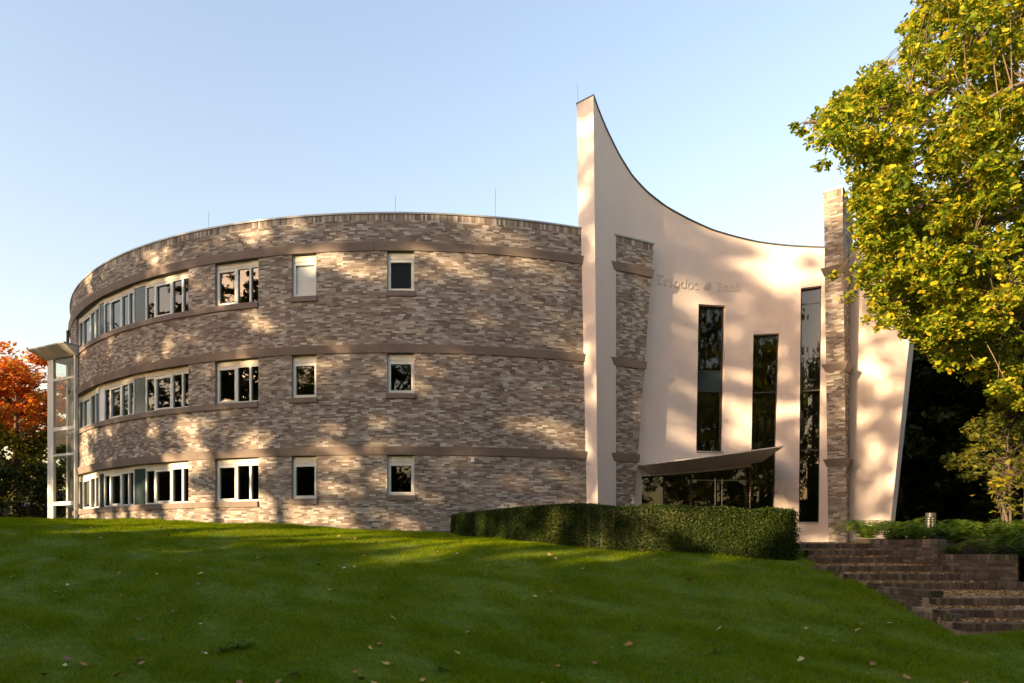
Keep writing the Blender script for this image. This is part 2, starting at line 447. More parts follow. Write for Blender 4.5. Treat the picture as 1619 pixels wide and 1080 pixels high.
def brick_boxes(mapf, rows, blen=.21, joint=.009, dep=.02, vertical=False, seed=1, jit=.0015, mat=None, name='bricks', parent=None):
    """rows: list of (z0, z1, [(u0, u1), ...]) -> one mesh of separate bricks; mapf(u, z, d) gives the place"""
    r = random.Random(seed)
    Vs = []
    for k, (z0, z1, spans) in enumerate(rows):
        for (u0, u1) in spans:
            u = u0 - (r.random() * blen)
            while u < u1 - .02:
                ln = blen * (1 if r.random() < .9 else .5)
                a, b = max(u, u0), min(u + ln - joint, u1)
                u += ln
                if b - a < .025: continue
                p = r.uniform(-jit, jit)
                zz0, zz1 = z0 + r.uniform(0, .0015), z1 - joint - r.uniform(0, .0015)
                for (uu, z, d) in ((a, zz0, -dep), (b, zz0, -dep), (b, zz1, -dep), (a, zz1, -dep), (a, zz0, p), (b, zz0, p), (b, zz1, p), (a, zz1, p)):
                    Vs.append(mapf(uu, z, d))
    V = np.array(Vs, np.float32)
    nb = len(V) // 8
    q = np.array([(4, 5, 6, 7), (0, 1, 5, 4), (1, 2, 6, 5), (2, 3, 7, 6), (3, 0, 4, 7)])
    Fc = (np.arange(nb)[:, None, None] * 8 + q[None]).reshape(-1, 4)
    o = bpy.data.objects.new(name, fast_mesh(name, V, Fc, mat))
    return link(o, parent, kind='stuff')

BAND_H = .265
def drum_bricks():
    C = .0625
    rows = []
    z = -.25
    mp = lambda u, zz, d: dpos(u / DR, zz, d)
    while z < ZP - .245:
        zc = z + C / 2
        if not any(f - .0 < zc < f + BAND_H for f in FL):
            spans = [(TH_L, th_end(zc))]
            for t0, t1, z0, z1 in OPEN:
                lo = z0 - (.17 if t1 > th_x(450) else .20)
                if lo < zc < z1:
                    spans = [s for a, b in spans for s in ((a, min(b, t0)), (max(a, t1), b)) if s[1] - s[0] > .001]
            tj = th_x(408.7)                   # movement joint
            spans = [s for a, b in spans for s in ((a, min(b, tj - .0005)), (max(a, tj + .0005), b)) if s[1] - s[0] > .0006]
            rows.append((z, z + C, [(a * DR, b * DR) for a, b in spans]))
        z += C
    brick_boxes(mp, rows, mat=M['brick'], name='bricks', parent=drum, seed=3)
    rows = [(ZP - .245, ZP - .035, [(TH_L * DR, th_end(ZP - .1) * DR)])]
    brick_boxes(mp, rows, blen=.066, mat=M['brick'], name='soldier_course', parent=drum, seed=4)
drum_bricks()

def arc_stone(name, t0, t1, prof, mat, parent):
    """sweep a (d, z) profile along the round wall"""
    mb = MB(); n = max(1, int((t1 - t0) / R_(1.0)))
    k = len(prof)
    for i in range(n + 1):
        t = t0 + (t1 - t0) * i / n
        for d, z in prof: mb.v.append(tuple(dpos(t, z, d)))
    for i in range(n):
        for j in range(k):
            a, b = i * k + j, i * k + (j + 1) % k
            mb.f.append((a, a + k, b + k, b))
    mb.f.append(tuple(range(k))); mb.f.append(tuple(range(n * k, n * k + k))[::-1])
    return mb.build(name, mat, parent)

JOINTS = [440, 591, 747, 896]
step = (th_x(747) - th_x(591))
for zt in FL:
    tj = [th_x(591) + step * i for i in range(-9, 4)]
    tj = [t for t in tj if t > TH_L and t < th_end(zt) - .02]
    tj = [TH_L] + tj + [th_end(zt + .1) + .003]
    for a, b in zip(tj, tj[1:]):
        arc_stone('band_stone', a + .0002, b - .0002, [(-.05, zt), (.035, zt), (.085, zt + BAND_H), (-.05, zt + BAND_H)], M['stone'], drum)
    # stone sill under the ribbon of windows
    sj = [TH_L, th_x(135), th_x(190), th_x(245), th_x(306), th_x(366), th_x(408.4)]
    for a, b in zip(sj, sj[1:]):
        z1 = zt - 1.46
        arc_stone('sill_stone', a + .0002, b - .0002, [(-.16, z1 - .20), (.05, z1 - .20), (.06, z1 - .02), (-.16, z1 + .004)], M['stone'], drum)
arc_stone('parapet_coping', TH_L, th_end(ZP) + .001, [(-.36, ZP - .035), (.03, ZP - .035), (.03, ZP + .02), (-.36, ZP + .03)], M['coping'], drum)
# roof and rooms behind the windows
mb = MB()
ts = np.arange(R_(-128), R_(62), R_(3))
mb.poly(*[dpos(t, ZP - .4, -.25) for t in ts]); mb.build('roof', M['floor_in'], bld)
mb = MB()
for a, b in zip(ts, ts[1:]):
    mb.poly(dpos(a, -.3, -5.2), dpos(b, -.3, -5.2), dpos(b, ZP - .4, -5.2), dpos(a, ZP - .4, -5.2))
mb.build('interior_wall', M['interior'], bld)
for z in (.55, 3.30, 6.62):
    mb = MB(); tt = [t for t in ts if t < R_(24)]
    for a, b in zip(tt, tt[1:]):
        c = [dpos(a, z, -.31), dpos(b, z, -.31), dpos(b, z, -5.2), dpos(a, z, -5.2)]
        mb.hexa([Vector((p.x, p.y, z - .18)) for p in c] + c)
    mb.build('floor_slab', M['floor_in'], bld)
for t in (-57, -38, -19.4, -7, 8):             # partition walls between rooms
    for z in (.56, 3.31, 6.63):
        mb = MB(); a, b = dpos(R_(t), z, -.32), dpos(R_(t), z, -5.19)
        s = Vector((math.cos(R_(t)), math.sin(R_(t)), 0)) * .05
        h = Vector((0, 0, 2.55))
        mb.hexa([a - s, a + s, b + s, b - s, a - s + h, a + s + h, b + s + h, b - s + h]); mb.build('partition', M['interior'], bld)

def lbox(mb, O, e, n, u0, u1, v0, v1, d0, d1):
    P = lambda u, v, d: O + e * u + Vector((0, 0, v)) + n * d
    mb.hexa([P(u0, v0, d1), P(u1, v0, d1), P(u1, v0, d0), P(u0, v0, d0), P(u0, v1, d1), P(u1, v1, d1), P(u1, v1, d0), P(u0, v1, d0)])

def window(x0, x1, zb, zt, kind, row):
    t0, t1 = th_x(x0), th_x(x1)
    O, Q = dpos(t0, zb, -.10), dpos(t1, zb, -.10)
    e = Q - O; W = e.length; e.normalize(); n = Vector((e.y, -e.x, 0)); H = zt - zb
    if kind == 'panel':
        mb = MB(); lbox(mb, O, e, n, 0.01, W - .01, .02, H - .14, -.05, -.02)
        white = (row == 1 and x0 < 160)  # white colour stands in for a bright reflection on this panel
        mb.build('panel', M['white_sheet'] if white else M['spandrel'], bld)
        mb = MB(); lbox(mb, O, e, n, 0, W, H - .14, H, -.06, .0); mb.build('panel_head', M['shutter'], bld)
        return
    f = .055
    sh = .24 if kind == 'single' else .20
    mb = MB()
    lbox(mb, O, e, n, 0, f, 0, H, -.08, .0); lbox(mb, O, e, n, W - f, W, 0, H, -.08, .0)
    lbox(mb, O, e, n, f, W - f, 0, f, -.08, -.001); lbox(mb, O, e, n, f, W - f, H - sh - f, H - sh, -.08, -.001)
    if kind == 'single': cuts = []
    elif kind == 'triple': cuts = [.47, .78]
    else: cuts = [.22, .60, .83]
    us = [f] + [W * c for c in cuts] + [W - f]
    for c in us[1:-1]: lbox(mb, O, e, n, c - .035, c + .035, f, H - sh - f, -.08, .012)
    wmesh = mb.build('window', M['white_frame'], bld)
    sash = 0 if kind in ('single', 'triple') else 1
    for i, (a, b) in enumerate(zip(us, us[1:])):
        a2, b2 = a + (.035 if i > 0 else 0), b - (.035 if i < len(us) - 2 else 0)
        v0, v1 = f, H - sh - f
        if i == sash:
            m2 = MB(); g = .05
            lbox(m2, O, e, n, a2, a2 + g, v0, v1, -.06, .02); lbox(m2, O, e, n, b2 - g, b2, v0, v1, -.06, .02)
            lbox(m2, O, e, n, a2 + g, b2 - g, v0, v0 + g, -.06, .019); lbox(m2, O, e, n, a2 + g, b2 - g, v1 - g, v1, -.06, .019)
            m2.build('sash', M['white_frame'], wmesh)
            a2, b2, v0, v1 = a2 + g, b2 - g, v0 + g, v1 - g
        m2 = MB(); P = lambda u, v, d: O + e * u + Vector((0, 0, v)) + n * d
        m2.poly(P(a2, v0, -.045), P(b2, v0, -.045), P(b2, v1, -.045), P(a2, v1, -.045))
        m2.build('pane', M['tower_glass'] if (kind == 'single' and row == 0) else M['glass'], wmesh)
        if kind == 'single' and x0 < 500 and row == 0:
            m2 = MB(); lbox(m2, O, e, n, a2, b2, v0, v1, -.075, -.06); m2.build('white_sheet', M['white_sheet'], wmesh)  # plain white sheet close behind the glass
    m2 = MB(); lbox(m2, O, e, n, f, W - f, H - sh, H - .10, -.08, .015); lbox(m2, O, e, n, f, W - f, H - .10, H - .02, -.08, .0)
    m2.build('shutter_box', M['shutter'], wmesh)
    if kind == 'single':
        arc_stone('sill', t0 - .0015, t1 + .0015, [(-.14, zb - .17), (.05, zb - .17), (.06, zb - .015), (-.14, zb + .003)], M['stone'], wmesh)

for row, zt in enumerate(FL):
    for x0, x1, h, kind in WIN:
        window(x0, x1, zt - h, zt, kind, row)

# small fittings on the brick wall
mb = MB(); c = dpos(th_x(747), 2.86, .05); mb.box(c.x - .05, c.x + .05, c.y - .06, c.y + .06, c.z - .06, c.z + .06); mb.build('wall_lamp', M['white_frame'], drum)
for x, top in ((319, 334), (622, 310), (785, 298)):
    p = dpos(th_x(x), ZP, -.3); d = p.y
    mb = MB(); mb.tube([p, (p.x + .02, p.y, (HY - top) * d / F)], .005, 5); mb.build('lightning_rod', M['dark_metal'], drum)
t = R_(-56.2)
mb = MB(); a = dpos(t, 8.2, .10); b = dpos(t, 9.75, .10)
mb.tube([a, b, dpos(t, 9.85, .0)], .06, 8); mb.build('downpipe', M['dark_metal'], drum)

# ------------------------------------------------------------------ pink curved wall (plan curve from the photograph)
_xs = np.arange(925, 1490.0)
_sl = np.interp(_xs, [925, 941, 978, 1033, 1126, 1168, 1211, 1282, 1345, 1405, 1490], [.0014, .00125, .0009, .0005, .00015, 0, -.00014, -.00035, -.0005, -.0006, -.0007])
_ln = np.cumsum(_sl); _ln -= np.interp(978, _xs, _ln); _zw = 23.9 * np.exp(_ln)
def Zw(x): return float(np.interp(x, _xs, _zw))
def wplan(x): z = Zw(x); return Vector(((x - CX) * z / F, z, 0))
def wnorm(x): t = (wplan(x + 2) - wplan(x - 2)).normalized(); return Vector((t.y, -t.x, 0))
def thick(x): return .67 if x < 960 else (.67 - (x - 960) / 60 * .22 if x < 1020 else .45)
def wpos(x, z, d=0.0): p = wplan(x) + wnorm(x) * d; p.z = z; return p
def zy(x, y): return (HY - y) * Zw(x) / F
TOPX = [930, 937.5, 946.7, 960, 980, 1000, 1023.3, 1053.3, 1086.7, 1126.7, 1166.7, 1200, 1240, 1280, 1306.7, 1340, 1390, 1430, 1460, 1489]
TOPY = [128, 150, 176.7, 208.3, 248.3, 280, 305, 328.3, 346.7, 365, 376.7, 384.3, 389.3, 391.7, 392.7, 393, 394.5, 399, 405, 410]
TOPZ = [zy(x, y) for x, y in zip(TOPX, TOPY)]
def topz(x): return float(np.interp(x, TOPX, TOPZ))
LINES = [(945.8, -.51), (978, 0), (1014.5, 0), (1098.4, .674), (1140.2, .80), (1185.2, .753), (1222.4, 1.2), (1262.6, .386), (1294, .475), (1340, 2.2), (1403.8, 4.8)]
ZB = -.15
Z1, Z1T, Z2T, Z3, Z3T = zy(1120, 714), zy(1125, 482), zy(1210, 528), zy(1280, 826), zy(1282, 453.5)
def entry_top(x): return 2.57 + (x - 1014) / (1187 - 1014) * .48
def holes(i):
    if i in (2,): return [(ZB, entry_top)]
    if i == 3: return [(ZB, entry_top), (Z1, lambda x: Z1T)]
    if i == 4: return [(ZB, entry_top)]
    if i == 5: return [(ZB, lambda x: Z2T)]
    if i == 7: return [(Z3, lambda x: Z3T)]
    return []
def pink_wall():
    mb = MB()
    cols = []
    for i, ((a0, b0), (a1, b1)) in enumerate(zip(LINES, LINES[1:])):
        n = max(1, int((a1 - a0) / 5))
        for k in range(n): cols.append((a0 + (a1 - a0) * k / n, b0 + (b1 - b0) * k / n, i, k == 0))
    cols.append((*LINES[-1], len(LINES) - 1, True))
    def X(c, z): return c[0] + c[1] * z
    def ztop(c):
        z = 10.0
        for _ in range(30): z = .5 * z + .5 * topz(X(c, z))
        return z
    def quad(c0, c1, za0, za1, zb0, zb1):
        m = max(1, int(max(zb0 - za0, zb1 - za1) / 1.0))
        for r in range(m):
            f0, f1 = r / m, (r + 1) / m
            p = [(c0, za0 + (zb0 - za0) * f0), (c1, za1 + (zb1 - za1) * f0), (c1, za1 + (zb1 - za1) * f1), (c0, za0 + (zb0 - za0) * f1)]
            mb.poly(*[wpos(X(c, z), z) for c, z in p]); mb.poly(*[wpos(X(c, z), z, -thick(X(c, z))) for c, z in p[::-1]])
    def cap(c0, z0, c1, z1, flip=False):
        x0, x1 = X(c0, z0), X(c1, z1)
        q = [wpos(x0, z0), wpos(x1, z1), wpos(x1, z1, -thick(x1)), wpos(x0, z0, -thick(x0))]
        mb.poly(*(q[::-1] if flip else q))
    def side(c, z0, z1):
        m = max(1, int((z1 - z0) / 1.0))
        for r in range(m):
            cap(c, z0 + (z1 - z0) * r / m, c, z0 + (z1 - z0) * (r + 1) / m)
    cop = MB()
    for c0, c1 in zip(cols, cols[1:]):
        t0, t1 = ztop(c0), ztop(c1)
        z0 = z1 = ZB
        for (lo, hi) in sorted(holes(c0[2]), key=lambda h: h[0]):
            h0, h1 = hi(c0[0]), hi(c1[0])
            if lo > ZB: quad(c0, c1, z0, z1, lo, lo); cap(c0, lo, c1, lo)
            cap(c0, h0, c1, h1, True)
            z0, z1 = h0, h1
        quad(c0, c1, z0, z1, t0, t1)
        cap(c0, t0, c1, t1)
        x0, x1 = X(c0, t0), X(c1, t1)
        q = [(x0, t0, .03), (x1, t1, .03), (x1, t1, -thick(x1) - .03), (x0, t0, -thick(x0) - .03)]
        cop.hexa([wpos(x, z + .003, d) for x, z, d in q] + [wpos(x, z + .06, d) for x, z, d in q])
    c = cols[0]; side(c, ZB, ztop(c)); side(cols[-1], ZB, ztop(cols[-1]))
    key = {c[2]: c for c in cols if c[3]}
    side(key[2], ZB, 2.57); side(key[3], Z1, Z1T); side(key[4], Z1, Z1T)
    side(key[5], ZB, Z2T); side(key[6], ZB, Z2T); side(key[7], Z3, Z3T); side(key[8], Z3, Z3T)
    w = mb.build('pink_wall', M['pink'], bld)
    cop.build('wall_coping', M['dark_metal'], w)
    return w
pink = pink_wall()
p = wpos(938.3, 15.0, -.62)
mb = MB(); mb.tube([(p.x, p.y, 14.7), (p.x - .02, p.y, (HY - 133) * p.y / F)], .005, 5); mb.build('lightning_rod', M['dark_metal'], pink)

# raised lettering
def letters():
    W, ST = .05, .022
    def arc(cx, cy, rx, ry, a0, a1, n=10): return [(cx + rx * math.cos(R_(a0 + (a1 - a0) * i / n)), cy + ry * math.sin(R_(a0 + (a1 - a0) * i / n))) for i in range(n + 1)]
    G = {  # strokes on a unit-high grid: (points, width)
        'T': (.72, [([(.36, 0), (.36, 1)], .10), ([(.04, .97), (.68, .97)], .05), ([(.06, .97), (.06, .82)], .04), ([(.66, .97), (.66, .82)], .04), ([(.22, .02), (.50, .02)], .04)]),
        'r': (.46, [([(.12, 0), (.12, .64)], .09), (arc(.30, .42, .18, .20, 170, 50), .06), ([(.02, .02), (.26, .02)], .04)]),
        'i': (.30, [([(.14, 0), (.14, .64)], .09), ([(.14, .82), (.14, .92)], .10), ([(.03, .02), (.26, .02)], .04)]),
        'o': (.62, [(arc(.30, .32, .25, .31, 0, 360, 18), .065)]),
        'd': (.66, [(arc(.29, .32, .24, .31, 20, 340, 16), .065), ([(.54, 0), (.54, 1.0)], .09)]),
        's': (.46, [(arc(.23, .47, .16, .155, 30, 270, 10) + arc(.23, .16, .17, .155, 90, -150, 10), .06)]),
        '&': (.95, [(arc(.42, .30, .34, .28, 0, 360, 18), .06), (arc(.50, .62, .26, .24, -60, 230, 14), .06), ([(.10, .10), (.85, .75)], .06), (arc(.42, .30, .16, .12, 0, 360, 12), .05)]),
        'B': (.72, [([(.14, 0), (.14, 1)], .10), (arc(.14, .75, .40, .235, 90, -90, 10), .06), (arc(.14, .26, .46, .25, 90, -90, 10), .06), ([(.02, .02), (.2, .02)], .04), ([(.02, .98), (.2, .98)], .04)]),
        'a': (.56, [(arc(.25, .20, .20, .19, 0, 360, 14), .055), ([(.47, 0), (.47, .46)], .08), (arc(.28, .46, .19, .17, 0, 150, 8), .06)]),
        'n': (.66, [([(.12, 0), (.12, .64)], .09), (arc(.33, .40, .20, .22, 170, 0, 9) + [(.53, 0)], .075), ([(.02, .02), (.24, .02)], .04), ([(.43, .02), (.64, .02)], .04)]),
        'k': (.64, [([(.12, 0), (.12, 1)], .09), ([(.14, .28), (.50, .62)], .05), ([(.26, .38), (.58, 0)], .08), ([(.02, .02), (.24, .02)], .04)]),
        ' ': (.34, [])}
    x, zb, S = 1037.0, zy(1043, 449.5), .34
    for ch in 'Triodos & Bank':
        adv, strokes = G[ch]
        k = F / Zw(x) * (1 + (x - CX) * float(np.interp(x, _xs, _sl)))   # image columns per metre of wall, roughly
        mb = MB()
        for pts, w in strokes:
            for p, q in zip(pts, pts[1:]):
                A = Vector((p[0], p[1])); B = Vector((q[0], q[1])); d = (B - A)
                if d.length < 1e-5: continue
                d.normalize(); nn = Vector((-d.y, d.x)) * (w / 2); A -= d * w * .18; B += d * w * .18
                cs = [A - nn, B - nn, B + nn, A + nn]
                P = lambda c, dd: wpos(x + c.x * S * k, zb + c.y * S, dd)
                mb.hexa([P(c, -.005) for c in cs] + [P(c, ST) for c in cs])
        if strokes: mb.build('letter', M['letter'], pink)
        x += (adv * S + .035) * k * .93
letters()

# tall glazed slots in the pink wall
def slot(i, zs, spand=(), d=-.20):
    (a0, b0), (a1, b1) = LINES[i], LINES[i + 1]
    fr = MB(); n = 5
    def P(f, z, dd): return wpos(a0 + b0 * z + (a1 + b1 * z - a0 - b0 * z) * f, z, dd)
    for z in zs:
        for k in range(n):
            fr.bar(P(k / n, z, d), P((k + 1) / n, z, d), .05, .05)
    for f in (0.012, .988): fr.bar(P(f, zs[0], d), P(f, zs[-1], d), .05, .05)
    w = fr.build('tall_window', M['dark_metal'], bld)
    for j, (z0, z1) in enumerate(zip(zs, zs[1:])):
        mb = MB()
        for k in range(n): mb.poly(P(k / n, z0, d), P((k + 1) / n, z0, d), P((k + 1) / n, z1, d), P(k / n, z1, d))
        mb.build('spandrel' if j in spand else 'pane', M['spandrel'] if j in spand else M['hall_glass'], w)
    mb = MB()
    for k in range(n):
        q = [P(k / n, zs[0], .05), P((k + 1) / n, zs[0], .05), P((k + 1) / n, zs[0], d), P(k / n, zs[0], d)]
        mb.hexa([p + Vector((0, 0, -.05)) for p in q] + [p + Vector((0, 0, .012)) for p in q])
    if zs[0] > .5: mb.build('sill', M['coping'], w)
slot(3, [Z1, zy(1122, 617), zy(1122, 585), Z1T], (1,))
slot(5, [.16, zy(1208, 712), zy(1208, 619), Z2T])
slot(7, [Z3, zy(1280, 711), zy(1280, 616), zy(1282, 477), Z3T])

# entrance front under the canopy
def entrance():
    root_frame = MB(); d = -.22
    xs = [1015.5, 1055, 1097]
    for x in xs: root_frame.bar(wpos(x, .1, d), wpos(x, entry_top(x), d), .06, .06)
    for a, b in zip(xs, xs[1:]):
        root_frame.bar(wpos(a, entry_top(a) - .03, d), wpos(b, entry_top(b) - .03, d), .05, .05)
        root_frame.bar(wpos(a, .15, d), wpos(b, .15, d), .05, .05)
    g = root_frame.build('entrance_front', M['dark_metal'], bld)
    for a, b in zip(xs, xs[1:]):
        mb = MB(); mb.poly(wpos(a, .12, d), wpos(b, .12, d), wpos(b, entry_top(b), d), wpos(a, entry_top(a), d)); mb.build('pane', M['hall_glass'], g)
    # glass doors with long steel pulls, header rail and corner patches
    zh = 2.52
    for a, b, h in ((1097.5, 1136.5, 1133), (1137.5, 1185, 1143.5)):
        mb = MB(); mb.poly(wpos(a, .14, d), wpos(b, .14, d), wpos(b, zh, d), wpos(a, zh, d)); dr = mb.build('door', M['hall_glass'], g)
        mb = MB(); mb.tube([wpos(h, .35, d + .07), wpos(h, zh + .1, d + .07)], .022, 8)
        for z in (.6, 2.2): mb.tube([wpos(h, z, d), wpos(h, z, d + .07)], .014, 6)
        mb.build('handle', M['steel'], dr)
    mb = MB(); mb.bar(wpos(1097.5, zh + .02, d), wpos(1185, zh + .02, d), .03, .03); mb.build('door_rail', M['steel'], g)
    for a, b in ((1098, 1105), (1172, 1182)):
        mb = MB(); mb.bar(wpos(a, zh - .03, d + .01), wpos(b, zh - .03, d + .01), .05, .10); mb.build('patch_fitting', M['steel'], g)
    for x in (1098, 1138.5, 1181):
        mb = MB(); mb.bar(wpos(x, .12, d - .02), wpos(x, 2.5 if x < 1180 else 2.95, d - .02), .035, .035); mb.build('door_post', M['steel'], g)
    mb = MB(); mb.poly(wpos(1097.5, zh + .05, d), wpos(1185, zh + .05, d), wpos(1185, entry_top(1185), d), wpos(1097.5, entry_top(1097.5), d)); mb.build('overlight', M['hall_glass'], g)
entrance()
def canopy():
    A, B = px(1009.5, 736.5, Zw(1010) - .12), px(1239, 706.5, 22.3)
    A2, B2 = px(1014.5, 752.6, Zw(1014) + .02), px(1204, 731, Zw(1204) + .02)
    n = 14; mb = MB(); top = MB()
    for i in range(n):
        f0, f1 = i / n, (i + 1) / n
        a, b = A.lerp(B, f0), A.lerp(B, f1)
        bow = lambda f: Vector((0, -.55 * math.sin(math.pi * f) * (1 - f * .5), 0))
        a, b = a + bow(f0), b + bow(f1)
        a.z = (A.z * (1 - f0) + B.z * f0) * (a.y / A.lerp(B, f0).y); b.z = (A.z * (1 - f1) + B.z * f1) * (b.y / A.lerp(B, f1).y)
        c, e = A2.lerp(B2, f1), A2.lerp(B2, f0)
        wl = wplan(809.5 + c.x / c.y * F); c.y = wl.y + .01; c.x = wl.x
        wl = wplan(809.5 + e.x / e.y * F); e.y = wl.y + .01; e.x = wl.x
        mb.hexa([e, c, b, a, e + Vector((0, 0, .3)), c + Vector((0, 0, .3)), b + Vector((0, 0, .04)), a + Vector((0, 0, .04))])
    o = mb.build('canopy', M['canopy'], bld)
    return o
canopy()

# hall behind the pink wall: back wall, floor, roof, staircase
mb = MB(); HB = [(1.5, 27.5), (3.5, 30.5), (14.0, 29.0), (12.7, 24.6)]
for (x0, y0), (x1, y1) in zip(HB, HB[1:]): mb.poly((x0, y0, 0), (x1, y1, 0), (x1, y1, 9.7), (x0, y0, 9.7))
mb.build('hall_wall', M['hall'], bld)
HP = [(1.5, 27.5), (3.5, 30.5), (14.0, 29.0), (12.7, 24.6)] + [tuple(wpos(x, 0, -.3)[:2]) for x in (1395, 1340, 1280, 1210, 1150, 1090, 1040)] + [(3.9, 25.2)]
for z, nm in ((.13, 'hall_floor'), (9.7, 'hall_roof')):
    mb = MB(); mb.poly(*[(x, y, z) for x, y in HP]); mb.build(nm, M['floor_in'], bld)
def staircase(zoff):
    st = MB(); x0, x1, y = 8.2, 12.2, 26.5
    n = 12
    for i in range(n):
        xa = x0 + (x1 - x0) * i / n; z = zoff + i * .17
        st.box(xa, xa + (x1 - x0) / n + .04, y, y + 1.2, z, z + .05)
    o = st.build('staircase', M['interior'], bld)
    rl = MB(); sl = 2.0 / (x1 - x0)
    for yy in (y, y + 1.2):
        rl.bar((x0, yy, zoff + .95), (x1, yy, zoff + .95 + sl * (x1 - x0)), .05); rl.bar((x0, yy, zoff - .05), (x1, yy, zoff - .05 + sl * (x1 - x0)), .05, .22)
        for i in range(27):
            x = x0 + (x1 - x0) * i / 26; rl.bar((x, yy, zoff + sl * (x - x0)), (x, yy, zoff + .95 + sl * (x - x0)), .018)
    rl.build('railing', M['steel'], o)
staircase(.15); staircase(3.35)
mb = MB(); mb.box(4.6, 8.2, 25.9, 29.3, 3.15, 3.35); mb.build('hall_gallery', M['floor_in'], bld)

# brick pier standing out of the pink wall, leaning out towards the top
def pier():
    W = wplan(1343.0); t = (wplan(1346) - wplan(1340)).normalized(); n = Vector((t.y, -t.x, 0))
    ZT = 12.38
    def prot(z): return .50 + z * .062
    def FP(u, z, d): return W + n * (prot(z) + d) - t * (.60 - u) + Vector((0, 0, z))           # u 0..0.6 left to right
    def SP(u, z, d): return W + n * (prot(z) - u) + t * d + Vector((0, 0, z))                      # side, u from the front back
    BL = [f - .15 for f in FL]
    m = MB(); zs = [-.2] + sorted(BL) + [ZT]
    for z0, z1 in zip(zs, zs[1:]):
        dd = -.0025
        m.hexa([FP(-.0 - dd, z0, dd), FP(.60 + dd, z0, dd), FP(.60 + dd, z0, -1.9), FP(-dd, z0, -1.9), FP(-dd, z1, dd), FP(.60 + dd, z1, dd), FP(.60 + dd, z1, -1.9), FP(-dd, z1, -1.9)])
    o = m.build('brick_pier', M['mortar'], bld)
    C = .0625
    for mp, length, seed in ((FP, .60, 21), (SP, 1.75, 22), (lambda u, z, d: W + n * (prot(z) - u) - t * (.60 + d) + Vector((0, 0, z)), 1.75, 23)):
        rows = []; z = -.15
        while z < ZT - .25:
            zc = z + C / 2
            if not any(f < zc < f + .25 for f in BL): rows.append((z, z + C, [(0.002, length)]))
            z += C
        brick_boxes(mp, rows, mat=M['brick'], name='bricks', parent=o, seed=seed)
        brick_boxes(mp, [(ZT - .235, ZT - .01, [(0.002, length)])], blen=.066, mat=M['brick'], name='soldier_course', parent=o, seed=seed + 9)
    for f in BL:
        b = MB(); k = .02; K = .12
        b.hexa([FP(-k, f, k), FP(.60 + k, f, k), FP(.60 + k, f, -1.6), FP(-k, f, -1.6), FP(-K, f + .26, K), FP(.60 + K, f + .26, K), FP(.60 + K, f + .26, -1.6), FP(-K, f + .26, -1.6)])
        b.build('band_stone', M['stone'], o)
    b = MB(); k = .025
    b.hexa([FP(-k, ZT, k), FP(.60 + k, ZT, k), FP(.60 + k, ZT, -1.9), FP(-k, ZT, -1.9), FP(-k, ZT + .05, k), FP(.60 + k, ZT + .05, k), FP(.60 + k, ZT + .05, -1.9), FP(-k, ZT + .05, -1.9)])
    b.build('pier_coping', M['coping'], o)
pier()

# glass lift tower at the far end of the round wall
def tower():
    x0, x1, y0, y1 = -19.95, -18.05, 28.2, 30.6
    zb, zt = .8, 7.95
    def zz(y): return (HY - y) * y0 / F
    m = MB(); m.box(x0, x0 + .40, y0, y0 + .12, zb, zt)
    root = m.build('glass_tower', M['tower_frame'], bld)
    for a, b, c, d in ((x1 - .09, x1, y0, y0 + .12), (x0, x0 + .12, y1 - .12, y1), (x1 - .1, x1, y1 - .12, y1), (x0 + .12, x0 + .25, y0 + .70, y0 + .82), (x0 + .38, x0 + .48, y0 + .78, y0 + .88)):
        m = MB(); m.box(a, b, c, d, zb, zt); m.build('post', M['tower_frame'], root)
    levels = [zz(595), zz(675), zz(717), zz(795)]
    for z, h in zip(levels, (.11, .16, .10, .16)):
        m = MB(); m.box(x0 + .40, x1 - .09, y0 + .01, y0 + .10, z - h / 2, z + h / 2); m.build('transom', M['tower_frame'], root)
        for (a, b, c, d) in ((x0 + .01, x0 + .1, y0 + .12, y1 - .12), (x0 + .12, x1 - .1, y1 - .1, y1 - .01)):
            m = MB(); m.box(a, b, c, d, z - .05, z + .05); m.build('transom', M['tower_frame'], root)
    for z in (levels[1] - .02, levels[3] - .02):
        m = MB(); m.box(x0 + .42, x1 - .1, y0 + .5, y1 - .2, z - .12, z); m.build('landing', M['tower_frame'], root)
    zs = [zb] + sorted(levels) + [zt]
    for a, b in zip(zs, zs[1:]):
        m = MB(); m.poly((x0 + .4, y0 + .05, a), (x1 - .09, y0 + .05, a), (x1 - .09, y0 + .05, b), (x0 + .4, y0 + .05, b)); m.build('pane', M['tower_glass'], root)
        m = MB(); m.poly((x0 + .05, y0 + .12, a), (x0 + .05, y1 - .1, a), (x0 + .05, y1 - .1, b), (x0 + .05, y0 + .12, b)); m.build('pane', M['tower_glass'], root)
        m = MB(); m.poly((x0 + .1, y1 - .05, a), (x1 - .1, y1 - .05, a), (x1 - .1, y1 - .05, b), (x0 + .1, y1 - .05, b)); m.build('pane', M['tower_glass'], root)
    k = .50
    m = MB(); m.hexa([(x0 - .03, y0 - .03, zt), (x1 + .1, y0 - .03, zt), (x1 + .1, y1, zt), (x0 - .03, y1, zt),
                      (x0 - k, y0 - k, zt + .36), (x1 + .12, y0 - k, zt + .36), (x1 + .12, y1 + k, zt + .36), (x0 - k, y1 + k, zt + .36)])
    m.build('tower_roof', M['canopy'], root)
    m = MB(); m.box(x0 - k - .02, x1 + .13, y0 - k - .02, y1 + k, zt + .362, zt + .42); m.build('roof_edge', M['coping'], root)
tower()
_t = bpy.data.objects['glass_tower']; _c = Vector((-18.05, 28.2, 0)); _m = Matrix.Rotation(R_(-26), 4, 'Z')
_t.rotation_euler = (0, 0, R_(-26)); _t.location = _c - _m @ _c

